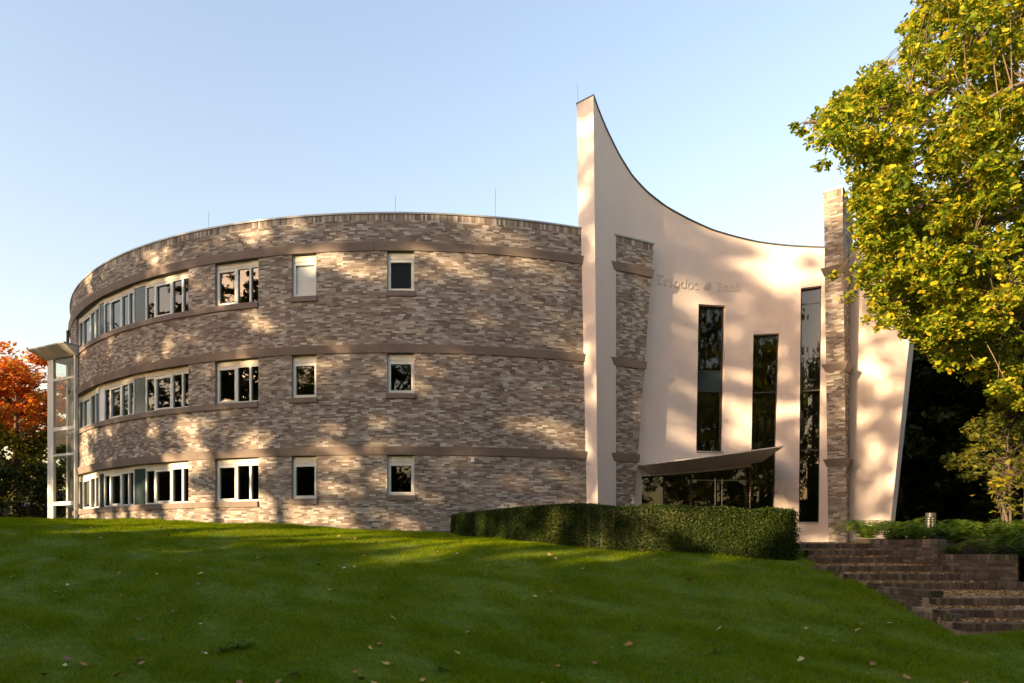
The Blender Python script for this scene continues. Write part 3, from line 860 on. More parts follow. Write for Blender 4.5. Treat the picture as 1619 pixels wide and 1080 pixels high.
# ------------------------------------------------------------------ stairs, retaining walls
stairs = empty('brick_stairs', (0, 0, 0), label='broad brick garden stairs strewn with leaves climbing to the entrance', cat='stairs')
SZ = [15.2, 14.8, 14.4, 13.3, 12.9, 12.5, 10.8, 10.35, 9.9]
SXL = [6.40, 6.42, 6.45, 6.20, 6.35, 6.60, 6.72, 6.50, 6.52]
SXR = [8.02, 8.10, 8.2, 8.62, 8.72, 8.8, 12.4, 12.4, 12.4]
RH = .149
unit = MB(); unit.box(0, .064, 0, .20, 0, .10)
brick_me = unit.mesh('brick', M['stair_brick'])
_nb = 0
TREADS = []
for i, (yz, xl, xr) in enumerate(zip(SZ, SXL, SXR)):
    zt = .088 - RH * i
    back = SZ[i - 1] if i else 15.6
    if i in (3, 6): back = SZ[i - 1]
    m = MB(); m.box(xl, xr, yz + .012, back + .3, zt - RH - .12, zt - .004)
    tr = m.build('tread', M['tread'], stairs)
    TREADS.append((xl, xr, yz, back, zt))
    x = xl
    xe = min(xr, 9.9)
    rest = []
    while x < xe:
        z = zt - .10 + random.uniform(-.003, .004)
        if _nb < 300:
            o = bpy.data.objects.new('brick', brick_me)
            o.location = (x, yz + random.uniform(-.006, .006), z)
            link(o, tr); _nb += 1
        else: rest.append((x, z))
        x += .0735
    if rest:
        m = MB()
        for x, z in rest: m.box(x, x + .064, yz, yz + .2, z, z + .1)
        m.build('edge_bricks', M['wall_brick'], tr, kind='stuff')

def garden_wall(name, pts, ztop, zbot, label, w=.22):
    m = MB(); o = None
    segs = []
    for (xa, ya), (xb, yb) in zip(pts, pts[1:]):
        a, b = Vector((xa, ya, 0)), Vector((xb, yb, 0)); e = (b - a); Ln = e.length; e.normalize(); n = Vector((e.y, -e.x, 0))
        if n.y > 0: n = -n
        segs.append((a, e, n, Ln))
        lo, hi = Vector((0, 0, zbot)), Vector((0, 0, ztop - .004))
        m.hexa([a + lo - n * .012, b + lo - n * .012, b + lo - n * w, a + lo - n * w, a + hi - n * .012, b + hi - n * .012, b + hi - n * w, a + hi - n * w])
    o = m.build(name, M['wall_core'], None, label=label, cat='wall', group='low brick walls beside the stairs')
    for s, (a, e, n, Ln) in enumerate(segs):
        mp = lambda u, z, d: a + e * u + n * d + Vector((0, 0, z))
        rows = []; z = ztop - .10 - .0625
        while z > zbot: rows.append((z, z + .0625, [(0, Ln)])); z -= .0625
        brick_boxes(mp, rows, mat=M['wall_brick'], name='bricks', parent=o, seed=40 + s)
        if s in (0, len(segs) - 1):            # brick ends
            org, dr = (a, -e) if s == 0 else (a + e * Ln, e)
            mpe = lambda u, z, d: org - n * u + dr * (d + .004) + Vector((0, 0, z))
            brick_boxes(mpe, [(z0, z1, [(0, w)]) for z0, z1, _ in rows], mat=M['wall_brick'], name='bricks', parent=o, seed=60 + s)
            if len(segs) == 1:
                org, dr = a + e * Ln, e
                brick_boxes(mpe, [(z0, z1, [(0, w)]) for z0, z1, _ in rows], mat=M['wall_brick'], name='bricks', parent=o, seed=70 + s)
        k = MB(); u = 0.0
        while u < Ln - .03:
            p0 = [a + e * u + n * .012, a + e * min(u + .064, Ln) + n * .012, a + e * min(u + .064, Ln) - n * (w + .01), a + e * u - n * (w + .01)]
            k.hexa([p + Vector((0, 0, ztop - .10)) for p in p0] + [p + Vector((0, 0, ztop + random.uniform(-.004, .004))) for p in p0]); u += .0735
        k.build('top_bricks', M['wall_brick'], o, kind='stuff')
garden_wall('retaining_wall', [(8.0, 15.25), (8.45, 13.55)], .17, -.6, 'mossy brick retaining wall beside the topmost flight of the stairs')
garden_wall('retaining_wall', [(8.3, 13.75), (9.0, 13.2), (9.45, 12.75)], -.13, -1.0, 'brick retaining wall under the ferns beside the middle flight of stairs')
garden_wall('retaining_wall', [(8.85, 12.45), (9.3, 12.2), (10.2, 11.5), (13, 10.6)], -.62, -1.4, 'low brick retaining wall between the leafy landing and the ferns')
garden_wall('edging_wall', [(6.18, 14.75), (6.52, 13.9)], -.23, -.8, 'short brick edging stub beside the hedge end')
garden_wall('edging_wall', [(5.95, 13.55), (6.35, 13.25)], -.36, -.9, 'brick edging block where the middle flight meets the lawn')
garden_wall('edging_wall', [(6.55, 12.2), (6.75, 11.0)], -.70, -1.3, 'brick edging wall between the lawn and the leafy landing')
garden_wall('edging_wall', [(6.35, 10.75), (6.62, 10.2)], -1.0, -1.5, 'brick edging block beside the lowest steps')

BED = [(8.12, 15.4), (8.55, 13.7), (9.1, 13.3), (9.6, 12.78), (9.35, 12.38), (10.27, 11.68), (13.6, 10.75), (13.6, 15.6)]
def bed_fn(X, Y):
    z = height(X, Y)
    d = np.full(X.shape, 9.0); top = np.full(X.shape, .14)
    for (ax, ay, bx, by, zt_) in ((8.12, 15.4, 8.55, 13.7, .10), (8.4, 13.8, 9.1, 13.3, -.18), (9.1, 13.3, 9.6, 12.78, -.18), (9.0, 12.5, 10.27, 11.68, -.67), (10.27, 11.68, 13.6, 10.75, -.67)):
        t = np.clip(((X - ax) * (bx - ax) + (Y - ay) * (by - ay)) / ((bx - ax) ** 2 + (by - ay) ** 2), 0, 1)
        dd = np.hypot(X - ax - t * (bx - ax), Y - ay - t * (by - ay))
        top = np.where(dd < d, zt_, top); d = np.minimum(d, dd)
    k = np.clip(d / 1.2, 0, 1)
    return top * (1 - k) + np.maximum(z, top) * k
grid_sheet('planting_bed', np.arange(8, 13.7, .1), np.arange(10.6, 15.7, .1), bed_fn, M['soil'], lambda X, Y: in_poly(X, Y, BED), kind='structure')
def bz(x, y):
    X, Y = np.array([x]), np.array([y])
    return float(bed_fn(X, Y)[0]) if in_poly(X, Y, BED)[0] else float(height(x, y))

# leaf shapes ---------------------------------------------------------
_a = np.arange(10) * 2 * np.pi / 10
_r = np.where(np.arange(10) % 2 == 0, 1.0, .62); _r[5] = .35; _r[[2, 8]] = .85; _r[[4, 6]] = .6
STAR = np.stack([np.cos(_a) * _r, np.sin(_a) * _r], -1)
OVAL = np.array([(-1, 0), (-.45, .5), (.05, .38), (.5, .55), (1, .05), (.45, -.5), (.0, -.36), (-.5, -.5)], float)
RHOMB = np.array([(-1, 0), (-.1, .55), (1, 0), (-.1, -.55)], float)
def leaves(P, size, shape=RHOMB, up=.35, rs=rng):
    """flat leaves at P (n,3), random turn, leaning towards horizontal by `up`"""
    n = len(P)
    nrm = rs.normal(size=(n, 3)); nrm[:, 2] = np.abs(nrm[:, 2]) + up * 2
    nrm /= np.linalg.norm(nrm, axis=1, keepdims=True)
    t = rs.normal(size=(n, 3)); t -= nrm * (t * nrm).sum(1, keepdims=True); t /= np.linalg.norm(t, axis=1, keepdims=True)
    b = np.cross(nrm, t)
    s = size * (0.6 + 0.8 * rs.random(n))
    k = len(shape)
    V = P[:, None] + (t[:, None] * shape[None, :, :1] + b[:, None] * shape[None, :, 1:]) * s[:, None, None]
    V += nrm[:, None] * (np.abs(shape[None, :, 1:]) * s[:, None, None] * .25)
    return V.reshape(-1, 3), np.arange(n * k).reshape(n, k)

def clump_points(C, rad, n, rs=rng, flat=.6):
    idx = rs.integers(0, len(C), n)
    d = rs.normal(size=(n, 3)); d /= np.linalg.norm(d, axis=1, keepdims=True)
    d *= (rs.random(n) ** .5)[:, None]
    d[:, 2] *= flat
    return C[idx] + d * np.asarray(rad)[idx][:, None]

def tree(name, base, top, crown_z0, rx, label, cat='tree', group=None, leafmat='leaf_shade', n_cl=90, n_leaf=16000, size=.16, seed=1, clr=(.7, 1.3), trunk_r=.28, shape='round', bark='bark', hollow=.35):
    rs = np.random.default_rng(seed)
    root = empty(name, base, label=label, cat=cat, group=group)
    cz, rz = (top + crown_z0) / 2, (top - crown_z0) / 2
    d = rs.normal(size=(n_cl, 3)); d /= np.linalg.norm(d, axis=1, keepdims=True)
    rr = (hollow + (1 - hollow) * rs.random(n_cl)) ** .6
    C = d * rr[:, None]
    if shape == 'column':
        a = rs.random(n_cl) * 6.283; q = np.sqrt(rs.random(n_cl)) * rx
        C = np.stack([np.cos(a) * q, np.sin(a) * q, crown_z0 + .6 + rs.random(n_cl) * (top - crown_z0 - .9)], -1)
    elif shape == 'cone':
        h = rs.random(n_cl) ** 1.15; a = rs.random(n_cl) * 6.283; q = (1 - h) * np.sqrt(rs.random(n_cl)) + .04
        C = np.stack([np.cos(a) * q * rx, np.sin(a) * q * rx, crown_z0 + h * (top - crown_z0)], -1)
    else:
        C = np.stack([C[:, 0] * rx, C[:, 1] * rx, cz + C[:, 2] * rz], -1)
    rad = rs.uniform(*clr, n_cl)
    P = clump_points(C, rad, n_leaf, rs)
    V, Fc = leaves(P, size, rs=rs)
    cr = bpy.data.objects.new('crown', fast_mesh('crown', V, Fc, M[leafmat])); link(cr, root)
    m = MB()
    lean = rs.normal(0, .15, 2)
    tp = Vector((lean[0] * 2, lean[1] * 2, crown_z0 + (top - crown_z0) * .75))
    trunk_pts = [Vector((0, 0, -.4)), Vector((lean[0] * .4, lean[1] * .4, tp.z * .3)), Vector((lean[0], lean[1], tp.z * .62)), tp]
    m.tube(trunk_pts, [trunk_r * 1.25, trunk_r, trunk_r * .7, trunk_r * .2], 9)
    for k in range(min(26, n_cl)):
        c = Vector(C[k]); f = min(.92, max(.25, (c.z - .35 * math.hypot(c.x, c.y)) / tp.z))
        s = trunk_pts[0].lerp(tp, f); mid = s.lerp(c, .5) + Vector((0, 0, .25))
        m.tube([s, mid, c], [trunk_r * .3, trunk_r * .18, .02], 5)
    m.build('trunk', M[bark], root)
    return root

def copy_tree(src, loc, rot, sc_=(1, 1, 1), label=None):
    r = src.copy(); COL.objects.link(r); r.location = loc; r.rotation_euler = (0, 0, rot); r.scale = sc_
    if label: r['label'] = label
    for ch in src.children:
        c = ch.copy(); COL.objects.link(c); c.parent = r
    return r

def gz(x, y): return float(height(x, y))

# ------------------------------------------------------------------ park trees and added belts behind the photographer: they shade the lawn and dapple the walls
Ld, Lp = Vector((LH.x, LH.y)), Vector((LH.y, -LH.x))
def sunward(s, q): v = -Ld * s + Lp * q; return v.x, v.y
PT = 'park trees behind the viewpoint'
tall = None
for i, (s, q, hs) in enumerate([(29, -40, .95), (28, -35.5, 1.0), (30, -31, 1.03), (28, -26.8, 1.0), (29.5, -22.6, 1.02), (28, -18.6, 1.2), (35, -33.5, 1.12), (36, -24.5, 1.14), (33, -28.8, .93), (33.5, -20.6, .95), (31.5, -37.8, .9), (34, -17.2, .92), (37, -29.5, 1.0)]):
    x, y = sunward(s, q); z = gz(x, y)
    lab = 'tall broad park tree in the row facing the round brick wall'
    if tall is None:
        tall = tree('park_tree', (x, y, z), 23.5, 10.4, 3.3, lab, group=PT, n_cl=100, n_leaf=7000, size=.17, seed=5, clr=(.4, .8), trunk_r=.25)
    else: copy_tree(tall, (x, y, z), i * 2.1, (1, 1, hs), lab)
thin = None
for i, (s, q, hs) in enumerate([(29, -14.6, 1.1), (31, -11.2, .95), (34, -13.2, .9), (32, -12.4, 1.22), (33, -15.9, 1.25)]):
    x, y = sunward(s, q); z = gz(x, y)
    lab = 'park tree with a thin open crown in the row facing the pink wall'
    if thin is None:
        thin = tree('park_tree', (x, y, z), 22, 9.6, 2.4, lab, group=PT, n_cl=58, n_leaf=3800, size=.16, seed=6, clr=(.4, .75), trunk_r=.16)
        thin.scale = (1, 1, hs)
    else: copy_tree(thin, (x, y, z), i * 2.1, (1, 1, hs), lab)
broad = None
for i, (x, y, hs) in enumerate([(-9, -15, 1.0), (0, -17, 1.1), (9, -15, 1.0), (18, -17, 1.05), (27, -14, 1.1), (36, -10, 1.0), (44, -3, 1.0), (14, -25, 1.25), (-3, -27, 1.3), (30, -24, 1.2), (-38, -31, 1.3), (-29, -34, 1.35), (-20, -30, 1.3), (-46, -34, 1.35),
                               (-47, 20, .95), (-50, 40, 1.0), (-58, 44, 1.0), (-66, 36, 1.1), (-50, 11, 1.0)]):
    lab = 'broad leafy park tree standing on the grass behind the viewpoint' if i < 14 else 'broad leafy park tree beyond the far end of the lawn'
    z = gz(x, y)
    if broad is None:
        broad = tree('park_tree', (x, y, z), 21, 2.2, 5.2, lab, group=PT, n_cl=150, n_leaf=15000, size=.19, seed=15, clr=(.7, 1.4), trunk_r=.4)
    else: copy_tree(broad, (x, y, z), i * 2.1, (1, 1, hs), lab)
belt = None  # added belt, its heights shaped to shade the lawn and spare the crest
for i, q in enumerate(np.arange(-46, 14, 2.2)):
    x, y = sunward(25 + (i % 2) * 1.2, q); z = gz(x, y)
    lab = 'dense bushy unseen tree added to shade the lawn'
    if belt is None:
        belt = tree('light_block_tree', (x, y, z), 10.0, .2, 1.7, lab, group='added light-blocking belts out of view', n_cl=150, n_leaf=11000, size=.27, seed=8, clr=(.7, 1.1), trunk_r=.2, shape='column')
    else: copy_tree(belt, (x, y, z), i * 1.7, (1, 1, random.uniform(.98, 1.02) * float(np.interp(q, [-46, -25, -20, -15, -11, -8.8, -7.5, 14], [.755, .77, .82, .865, .90, 1.06, 1.17, 1.17]))), lab)

for i in range(24):  # added row that keeps the bright horizon out of the glass
    x, y = -63 - 2 * math.sin(i * 1.7), -12 + i * 2.6; z = gz(x, y)
    copy_tree(belt, (x, y, z), i * 2.3, (1.25, 1.25, .95), 'dense bushy unseen tree added to hide the bright horizon from the glass')
for i in range(22):  # added row that blocks low sky from the window reflections
    x, y = -22 + i * 3.2, -24 - 4 * math.sin(i * 1.1); z = gz(x, y)
    copy_tree(belt, (x, y, z), i * 1.3, (1.25, 1.25, .75), 'dense bushy unseen shrub added to darken reflections in the low windows')
# ------------------------------------------------------------------ big tree reaching in over the stairs
def big_tree():
    rs = np.random.default_rng(77)
    base = Vector((15.2, 16.5, .1))
    root = empty('overhanging_tree', base, label='large yellow-green autumn tree reaching over the pink wall and the stairs', cat='tree')
    left = [(-400, 1500), (-150, 1470), (0, 1440), (45, 1420), (95, 1425), (102, 1378), (130, 1342), (180, 1290), (192, 1258), (215, 1292), (240, 1282), (270, 1308), (300, 1338), (345, 1336), (380, 1350), (425, 1345), (470, 1362),
            (500, 1375), (520, 1400), (545, 1452), (580, 1482), (600, 1530), (630, 1580), (660, 1640), (700, 1750)]
    ly_, lx_ = zip(*left)
    C, rad = [], []
    while len(C) < 1150:
        y = rs.uniform(-330, 690); x = rs.uniform(1250, 1900); d = rs.uniform(13.2, 19.5)
        e = np.interp(y, ly_, lx_)
        r = rs.uniform(.2, .46)
        if x < e + r * F / d * .75: continue
        if x > 1680 and rs.random() < .5: continue
        C.append(px(x, y, d)); rad.append(r)
    while len(C) < 1400:
        y = rs.uniform(300, 545); x = rs.uniform(1330, 1560); d = rs.uniform(13.6, 16.5); r = rs.uniform(.16, .34)
        if x < np.interp(y, ly_, lx_) + r * F / d * .7: continue
        C.append(px(x, y, d)); rad.append(r)
    for (x, y, d, r) in ((1256, 200, 15, .12), (1268, 205, 15, .16), (1285, 225, 15, .22), (1300, 262, 15.2, .2), (1318, 436, 15.5, .16), (1340, 470, 15.5, .22), (1395, 515, 15.2, .22), (1372, 505, 15.2, .16), (1470, 548, 15, .3), (1500, 575, 15, .3)):
        C.append(px(x, y, d)); rad.append(r)
    Cn = np.array([tuple(c) for c in C]); rad = np.array(rad)
    w = rad ** 2; NL = 140000; idx = rs.choice(len(Cn), NL, p=w / w.sum())
    dd = rs.normal(size=(NL, 3)); dd /= np.linalg.norm(dd, axis=1, keepdims=True); dd *= (rs.random(NL) ** .45)[:, None]; dd[:, 2] *= .6
    P = Cn[idx] + dd * rad[idx][:, None]
    V, Fc = leaves(P - np.array(base), .058 * (0.65 + .7 * rs.random(NL)), OVAL, .3, rs)
    cr = bpy.data.objects.new('crown', fast_mesh('crown', V, Fc, M['leaf_oak'])); link(cr, root)
    limbs = [[(1760, 60, 16.4), (1619, 58, 15.8), (1556, 52, 15.4), (1500, 135, 15.2), (1430, 165, 15), (1340, 185, 15), (1270, 195, 15)],
             [(1740, 330, 16.3), (1619, 262, 15.2), (1540, 295, 14.8), (1450, 330, 14.7), (1380, 380, 15)],
             [(1740, 420, 16.3), (1619, 325, 14.6), (1540, 370, 14.4), (1480, 420, 14.8), (1400, 500, 15.2)],
             [(1740, 520, 16.4), (1619, 430, 14.4), (1560, 495, 14.3), (1490, 560, 14.8)],
             [(1740, -60, 16.4), (1600, -40, 16.5), (1500, 20, 16.8), (1440, 60, 17)],
             [(1740, 200, 16.4), (1600, 130, 17), (1500, 230, 17.3), (1400, 290, 17.2)], [(1740, -150, 16.4), (1640, -260, 16), (1560, -300, 16)],
             [(1740, 380, 16.4), (1640, 400, 17.4), (1520, 470, 17.6)], [(1760, 200, 16.4), (1700, 100, 14.4), (1600, 140, 13.8), (1510, 180, 13.7)]]
    m = MB(); pts = []
    m.tube([base - base + Vector((0, 0, -.5)), Vector((-.1, 0, 4)), Vector((0, 0, 9)), Vector((.1, .1, 15))], [.5, .42, .32, .12], 10)
    for lb in limbs:
        q = [px(*p) - base for p in lb]; q[0] = Vector((0, 0, q[0].z - .8))
        n = len(q); m.tube(q, [.10 * (1 - i / n) + .014 for i in range(n)], 6)
        for a, b in zip(q, q[1:]):
            for k in range(4): pts.append(a.lerp(b, k / 4))
    for c in C:                                # twigs from the limbs into every clump
        c = c - base
        s = min(pts, key=lambda p: (p - c).length + (.8 if p.x < c.x else 0))
        mid = s.lerp(c, .55) + Vector((0, 0, rs.uniform(-.05, .2)))
        m.tube([s, mid, c], [.016, .010, .004], 4)
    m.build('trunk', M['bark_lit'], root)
big_tree()

# ------------------------------------------------------------------ wood behind the stairs
wood = None
for i, (x, y, s) in enumerate([(17.5, 31, 1.0), (21, 29.5, .95), (25, 31, 1.1), (20, 36, 1.15), (25, 38, 1.2), (30, 35, 1.1), (17.0, 38, 1.05), (34, 40, 1.2), (30, 44, 1.25), (38, 46, 1.2), (24, 46, 1.2)]):
    lab = 'dark leafy tree in the shaded wood behind the pink wall'
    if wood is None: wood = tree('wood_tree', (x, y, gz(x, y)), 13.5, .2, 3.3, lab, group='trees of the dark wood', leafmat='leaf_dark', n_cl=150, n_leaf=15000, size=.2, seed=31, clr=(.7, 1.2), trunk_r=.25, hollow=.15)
    else: copy_tree(wood, (x, y, gz(x, y)), i * 1.9, (s, s, s), lab)
shr = None
for i in range(12):
    x, y = 19 + i * 2.6, 41 + (i % 3) * 3.5
    lab = 'dark undergrowth shrub filling the wood behind the pink wall'
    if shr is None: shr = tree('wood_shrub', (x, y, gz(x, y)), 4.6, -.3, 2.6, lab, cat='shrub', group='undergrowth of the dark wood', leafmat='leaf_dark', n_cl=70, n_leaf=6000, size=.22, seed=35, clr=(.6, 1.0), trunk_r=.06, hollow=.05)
    else: copy_tree(shr, (x, y, gz(x, y)), i * 1.3, (1.2, 1.2, 1), lab)
for i, (x, y, h, r) in enumerate([(13.6, 18.6, 4.2, 1.1), (14.6, 19.5, 5.2, 1.4), (11.4, 15.6, 1.9, .6), (16.5, 23, 5.5, 1.6)]):
    tree('young_tree', (x, y, gz(x, y)), h, h * .25, r, ['slender young tree with green leaves behind the ferns', 'young leafy tree at the edge of the dark wood', 'thin bare-stemmed shrub with a few yellow leaves among the ferns', 'bushy young tree in front of the dark wood'][i],
         leafmat='leaf_young' if i == 2 else 'leaf_shade', n_cl=26, n_leaf=[900, 1600, 160, 2600][i], size=.085, seed=50 + i, clr=(.25, .5), trunk_r=.03)

# ------------------------------------------------------------------ autumn trees and the house beyond the lift tower
tree('autumn_tree', (-30.5, 42, .6), 11.6, 1.6, 4.6, 'orange-red autumn tree with green lower branches beyond the lift tower', leafmat='leaf_red', n_cl=150, n_leaf=26000, size=.14, seed=61, clr=(.6, 1.1), trunk_r=.25)
tree('autumn_tree', (-38, 47, .6), 12.5, 1.4, 5.0, 'tall orange autumn tree standing behind the orange-red one', leafmat='leaf_red', n_cl=140, n_leaf=22000, size=.15, seed=62, clr=(.6, 1.1), trunk_r=.25)
tree('garden_tree', (-26.0, 47, .6), 9.8, .8, 4.0, 'green garden tree seen through the lift tower glass', leafmat='leaf_shade', n_cl=120, n_leaf=16000, size=.15, seed=63, clr=(.6, 1.1), trunk_r=.22)
tree('garden_shrub', (-27.5, 38.5, .6), 4.2, .2, 2.4, 'low green shrub at the foot of the orange-red tree', cat='shrub', leafmat='leaf_dark', n_cl=60, n_leaf=9000, size=.10, seed=64, clr=(.4, .8), trunk_r=.08)
hs = empty('garden_house', (-38, 56, .5), label='low blue-grey house with dark windows under the autumn trees', cat='house')
m = MB(); m.box(-9, 9, 0, 6, -.3, 2.9); m.build('wall', M['house'], hs)
m = MB(); m.hexa([(-9.4, -.4, 2.9), (9.4, -.4, 2.9), (9.4, 6.4, 2.9), (-9.4, 6.4, 2.9), (-9.2, 2.9, 4.4), (9.2, 2.9, 4.4), (9.2, 3.1, 4.4), (-9.2, 3.1, 4.4)]); m.build('roof', M['dark_metal'], hs)
for x in (-7, -4, -1, 2, 5):
    m = MB(); m.box(x, x + 1.5, -.05, .02, .9, 2.3); w = m.build('window', M['white_frame'], hs)
    m = MB(); m.box(x + .08, x + 1.42, -.07, -.055, .98, 2.22); m.build('pane', M['spandrel'], w)

# ------------------------------------------------------------------ clipped hedge
def hedge():
    rs = np.random.default_rng(91)
    pts = []
    for i in range(len(HEDGE) - 1):
        for k in range(8): pts.append(HEDGE[i] + (HEDGE[i + 1] - HEDGE[i]) * k / 8)
    pts.append(HEDGE[-1]); pts = np.array(pts)
    for _ in range(6): pts[1:-1] = (pts[:-2] + pts[2:] + 2 * pts[1:-1]) / 4
    tan = np.gradient(pts, axis=0); tan /= np.linalg.norm(tan, axis=1, keepdims=True)
    nor = np.stack([tan[:, 1], -tan[:, 0]], -1); nor[nor[:, 1] > 0] *= -1
    W = .95
    zb = height(pts[:, 0] + nor[:, 0] * .45, pts[:, 1] + nor[:, 1] * .45)
    zt = np.maximum(zb + 1.02, .80) + .02 * np.sin(np.arange(len(pts)) * .9)
    zt = np.minimum(zt, 1.05)
    root = empty('clipped_hedge', (pts[25, 0], pts[25, 1], zb[25]), label='low clipped green hedge curving in front of the glass entrance', cat='hedge')
    o = Vector(root.location)
    m = MB(); k = .035
    for i in range(len(pts) - 1):
        q = []
        for z in (0, 1):
            for j, s in ((i, .5 - k), (i + 1, .5 - k), (i + 1, -.5 + k), (i, -.5 + k)):
                p = pts[j] + nor[j] * s * W
                q.append((p[0] - o.x, p[1] - o.y, (zb[j] - .3 if z == 0 else zt[j] - k) - o.z))
        m.hexa(q)
    m.build('hedge_core', M['leaf_dark'], root)
    n = 85000
    j = rs.integers(0, len(pts) - 1, n); f = rs.random(n)
    P0 = pts[j] + (pts[j + 1] - pts[j]) * f[:, None]; N0 = nor[j]
    z0 = zb[j] + (zb[j + 1] - zb[j]) * f; z1 = zt[j] + (zt[j + 1] - zt[j]) * f
    kind = rs.random(n)
    s = np.where(kind < .62, .5 * W + rs.normal(0, .022, n), rs.uniform(-.5, .5, n) * W)
    s = np.where(kind > .92, -.5 * W + rs.normal(0, .03, n), s)
    zz = np.where((kind >= .62) & (kind <= .92), z1 + rs.normal(0, .018, n), z0 + (z1 - z0) * rs.random(n))
    lump = .012 * np.sin(P0[:, 0] * 5.1 + zz * 4) + .01 * np.sin(zz * 9 + P0[:, 0] * 2.3)
    s = s + np.where(kind < .62, lump, 0)
    P = np.c_[P0 + N0 * s[:, None], zz]
    # rounded ends
    for e, sg in ((0, -1), (len(pts) - 1, 1)):
        ne = 2200
        q = pts[e] + nor[e] * (rs.uniform(-.5, .5, ne) * W)[:, None] + tan[e] * (sg * np.abs(rs.normal(0, .06, ne)))[:, None]
        P = np.r_[P, np.c_[q, zb[e] + (zt[e] - zb[e]) * rs.random(ne)]]
    V, Fc = leaves(P - np.array(o), .021, RHOMB, .1, rs)
    c = bpy.data.objects.new('foliage', fast_mesh('foliage', V, Fc, M['leaf_hedge'])); link(c, root)
hedge()

# ------------------------------------------------------------------ ferns, lamps, fallen leaves
def fern_mesh(seed):
    rs = np.random.default_rng(seed); V, Fc = [], []
    for k in range(11):
        a = k * 2.4 + rs.uniform(-.3, .3); Ln = rs.uniform(.45, .72); rise = rs.uniform(.6, 1.1)
        n = 15
        for i in range(1, n):
            f = i / n
            c = np.array([math.cos(a) * Ln * f, math.sin(a) * Ln * f, rise * (f * 1.5 - f * f * 1.25) * .9])
            t = np.array([math.cos(a), math.sin(a), rise * (1.5 - 2.5 * f)]); t /= np.linalg.norm(t)
            sd = np.array([-math.sin(a), math.cos(a), 0])
            w = .15 * math.sin(math.pi * (f * .85 + .12)) + .01
            for sg in (-1, 1):
                tip = c + sd * sg * w + t * w * .35 + np.array([0, 0, -.02]); b = len(V)
                V += [c - t * .018, c + t * .018, tip]; Fc.append((b, b + 1, b + 2))
    return fast_mesh('fern', np.array(V), np.array(Fc), M['fern'])
fm = [fern_mesh(200 + i) for i in range(4)]
spots = []
r2 = random.Random(5)
for i in range(44):
    f = r2.random(); x = 8.6 + f * 4.2; y = 14.6 - f * 3.2 + r2.uniform(.1, 2.6)
    if y < 15.5 and not in_poly(np.array([x]), np.array([y]), BED)[0]: continue
    spots.append((x, y))
spots += [(8.4, 15.0), (8.6, 14.3), (8.9, 13.8), (9.4, 13.4), (9.75, 13.1), (9.8, 12.5), (10.1, 12.1), (10.5, 11.95), (11.0, 11.75), (11.5, 11.6), (10.0, 12.9), (10.5, 12.5)]
for i, (x, y) in enumerate(spots):
    o = bpy.data.objects.new('fern', fm[i % 4]); s = r2.uniform(.75, 1.25)
    o.location = (x, y, bz(x, y) - .06); o.rotation_euler = (0, 0, r2.uniform(0, 6.28)); o.scale = (s, s, s)
    link(o, label='green fern in the bed behind the brick retaining walls', cat='fern', group='ferns in the bed by the stairs')

def bollard(x, y, H, label, cap='dark_metal'):
    z = gz(x, y)
    o = empty('bollard_lamp', (x, y, z), label=label, cat='lamp', group='bollard lamps by the stairs')
    m = MB(); m.tube([(0, 0, -.2), (0, 0, H * .28)], .10, 16); m.build('base', M['dark_metal'], o)
    m = MB(); m.tube([(0, 0, H * .28), (0, 0, H * .82)], .062, 14); m.build('diffuser', M['lamp_glass'], o)
    for k in range(5):
        a = k * 2 * math.pi / 5 + .3
        m = MB(); m.bar((math.cos(a) * .09, math.sin(a) * .09, H * .26), (math.cos(a) * .09, math.sin(a) * .09, H * .84), .024); m.build('bar', M['dark_metal'], o)
    for zz_ in (.62, .72):
        m = MB(); m.tube([(0, 0, H * zz_), (0, 0, H * zz_ + .015)], .094, 16); m.build('ring', M['dark_metal'], o)
    m = MB(); m.tube([(0, 0, H * .82), (0, 0, H * .985), (0, 0, H)], [.105, .105, .095], 18); m.build('cap', M[cap], o)
p = px(1471.5, 811, 15.4)
bollard(p.x, p.y, p.z - gz(p.x, p.y), 'dark round bollard lamp with slotted sides among the ferns')
p = px(1588, 836, 18.5)
bollard(p.x, p.y, p.z - gz(p.x, p.y), 'pale-capped bollard lamp half hidden behind the shrub stems', 'steel')

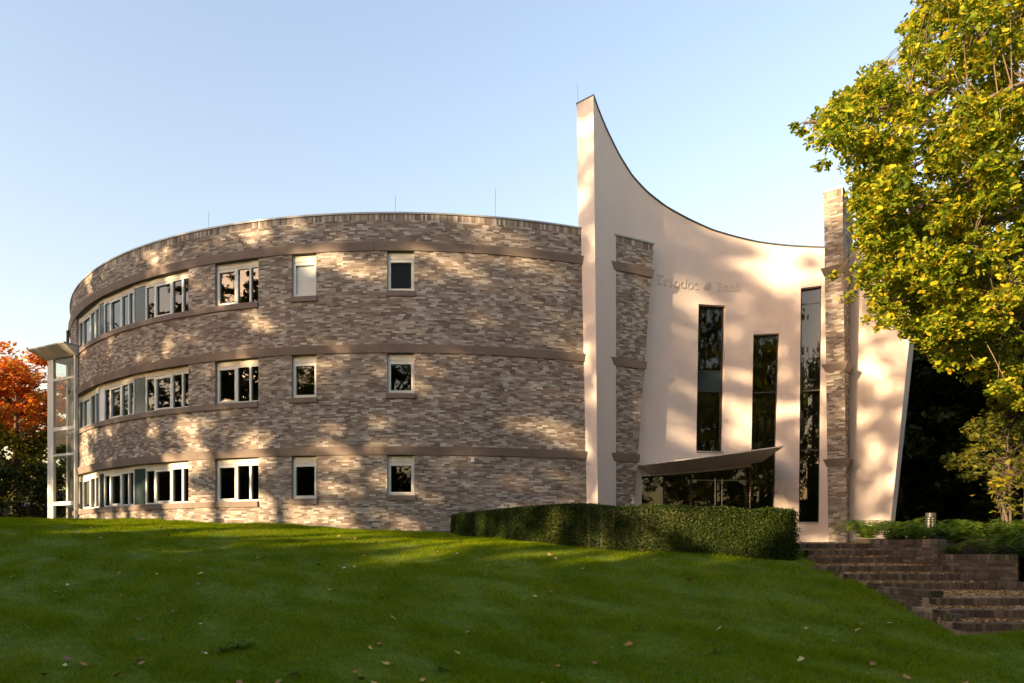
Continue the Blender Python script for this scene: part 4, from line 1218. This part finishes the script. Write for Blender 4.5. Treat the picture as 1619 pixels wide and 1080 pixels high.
def maple_leaf_mesh(seed):
    rs = np.random.default_rng(seed)
    v = [(x, y, .25 * (x * x + y * y) * rs.uniform(.4, 1.4) + rs.uniform(-.05, .12)) for x, y in STAR]
    return fast_mesh('fallen_leaf', np.array(v), np.arange(10).reshape(1, 10), M['dead_leaf_obj'])
m_, nt_, b_, out_ = new_mat('fallen_leaf_single')
oi = nt_.nodes.new('ShaderNodeObjectInfo')
rr_ = ramp(nt_, oi.outputs['Random'], [(0, (.16, .08, .03)), (.35, (.36, .17, .04)), (.6, (.48, .29, .08)), (.8, (.50, .36, .05)), (1, (.55, .46, .33))])
nt_.links.new(rr_.outputs[0], b_.inputs['Base Color']); b_.inputs['Roughness'].default_value = .7
M['dead_leaf_obj'] = m_
lm = [maple_leaf_mesh(300 + i) for i in range(5)]
r3 = random.Random(9)
k = 0
while k < 150:
    yy = 7.6 + 12 * r3.random() ** 1.4; xx = r3.uniform(-.76, .76) * yy
    if not on_lawn(np.array([xx]), np.array([yy]))[0]: continue
    o = bpy.data.objects.new('fallen_leaf', lm[k % 5]); s = r3.uniform(.038, .075)
    o.location = (xx, yy, gz(xx, yy) + .045); o.scale = (s, s, s); o.rotation_euler = (r3.uniform(-.6, .6), r3.uniform(-.6, .6), r3.uniform(0, 6.28))
    link(o, label='dry fallen leaf lying on the green lawn', cat='leaf', group='fallen leaves on the lawn'); k += 1
px_, py_, pz_ = [], [], []
for (xl, xr, yf, yb, zt) in TREADS:
    n = int((min(xr, 10) - xl) * (yb - yf) * 420)
    px_ += list(rng.uniform(xl, min(xr, 10), n)); py_ += list(yf + (yb - yf) * rng.random(n) ** .7); pz_ += list(zt + .012 + rng.random(n) * .02)
V, Fc = leaves(np.c_[px_, py_, pz_], .026, STAR, 1.2)
link(bpy.data.objects.new('leaf_litter', fast_mesh('leaf_litter', V, Fc, M['dead_leaf'])), label='brown leaf litter strewn over the brick stair treads', cat='leaves', kind='stuff')

# low broad-leaved weeds in the lawn
r4 = random.Random(3)
def weed_mesh(seed):
    rs = np.random.default_rng(seed); P, Fc = [], []
    for k in range(16):
        a = rs.uniform(0, 6.28); Ln = rs.uniform(.06, .15); c, s_ = math.cos(a), math.sin(a); h = rs.uniform(.03, .09)
        b = len(P)
        P += [(0, 0, .01), (c * Ln * .5 - s_ * .022, s_ * Ln * .5 + c * .022, h), (c * Ln, s_ * Ln, h * .7), (c * Ln * .5 + s_ * .022, s_ * Ln * .5 - c * .022, h)]
        Fc.append((b, b + 1, b + 2, b + 3))
    return fast_mesh('weed', np.array(P), np.array(Fc), M['fern'])
wm = [weed_mesh(400 + i) for i in range(3)]
for i, (x, y, d, s_) in enumerate([(372, 990, 9.2, 1.3), (392, 986, 9.3, 1.0), (355, 996, 9.1, .9), (465, 1062, 8.1, .8), (700, 1040, 8.4, .8), (1130, 1010, 9.0, .7)]):
    X = (x - CX) * d / F
    o = bpy.data.objects.new('weed', wm[i % 3]); o.location = (X, d, gz(X, d) + .02); o.scale = (s_, s_, s_); o.rotation_euler = (0, 0, i * 1.1)
    link(o, label='low broad-leaved weed growing in the lawn', cat='plant', group='weeds in the lawn')
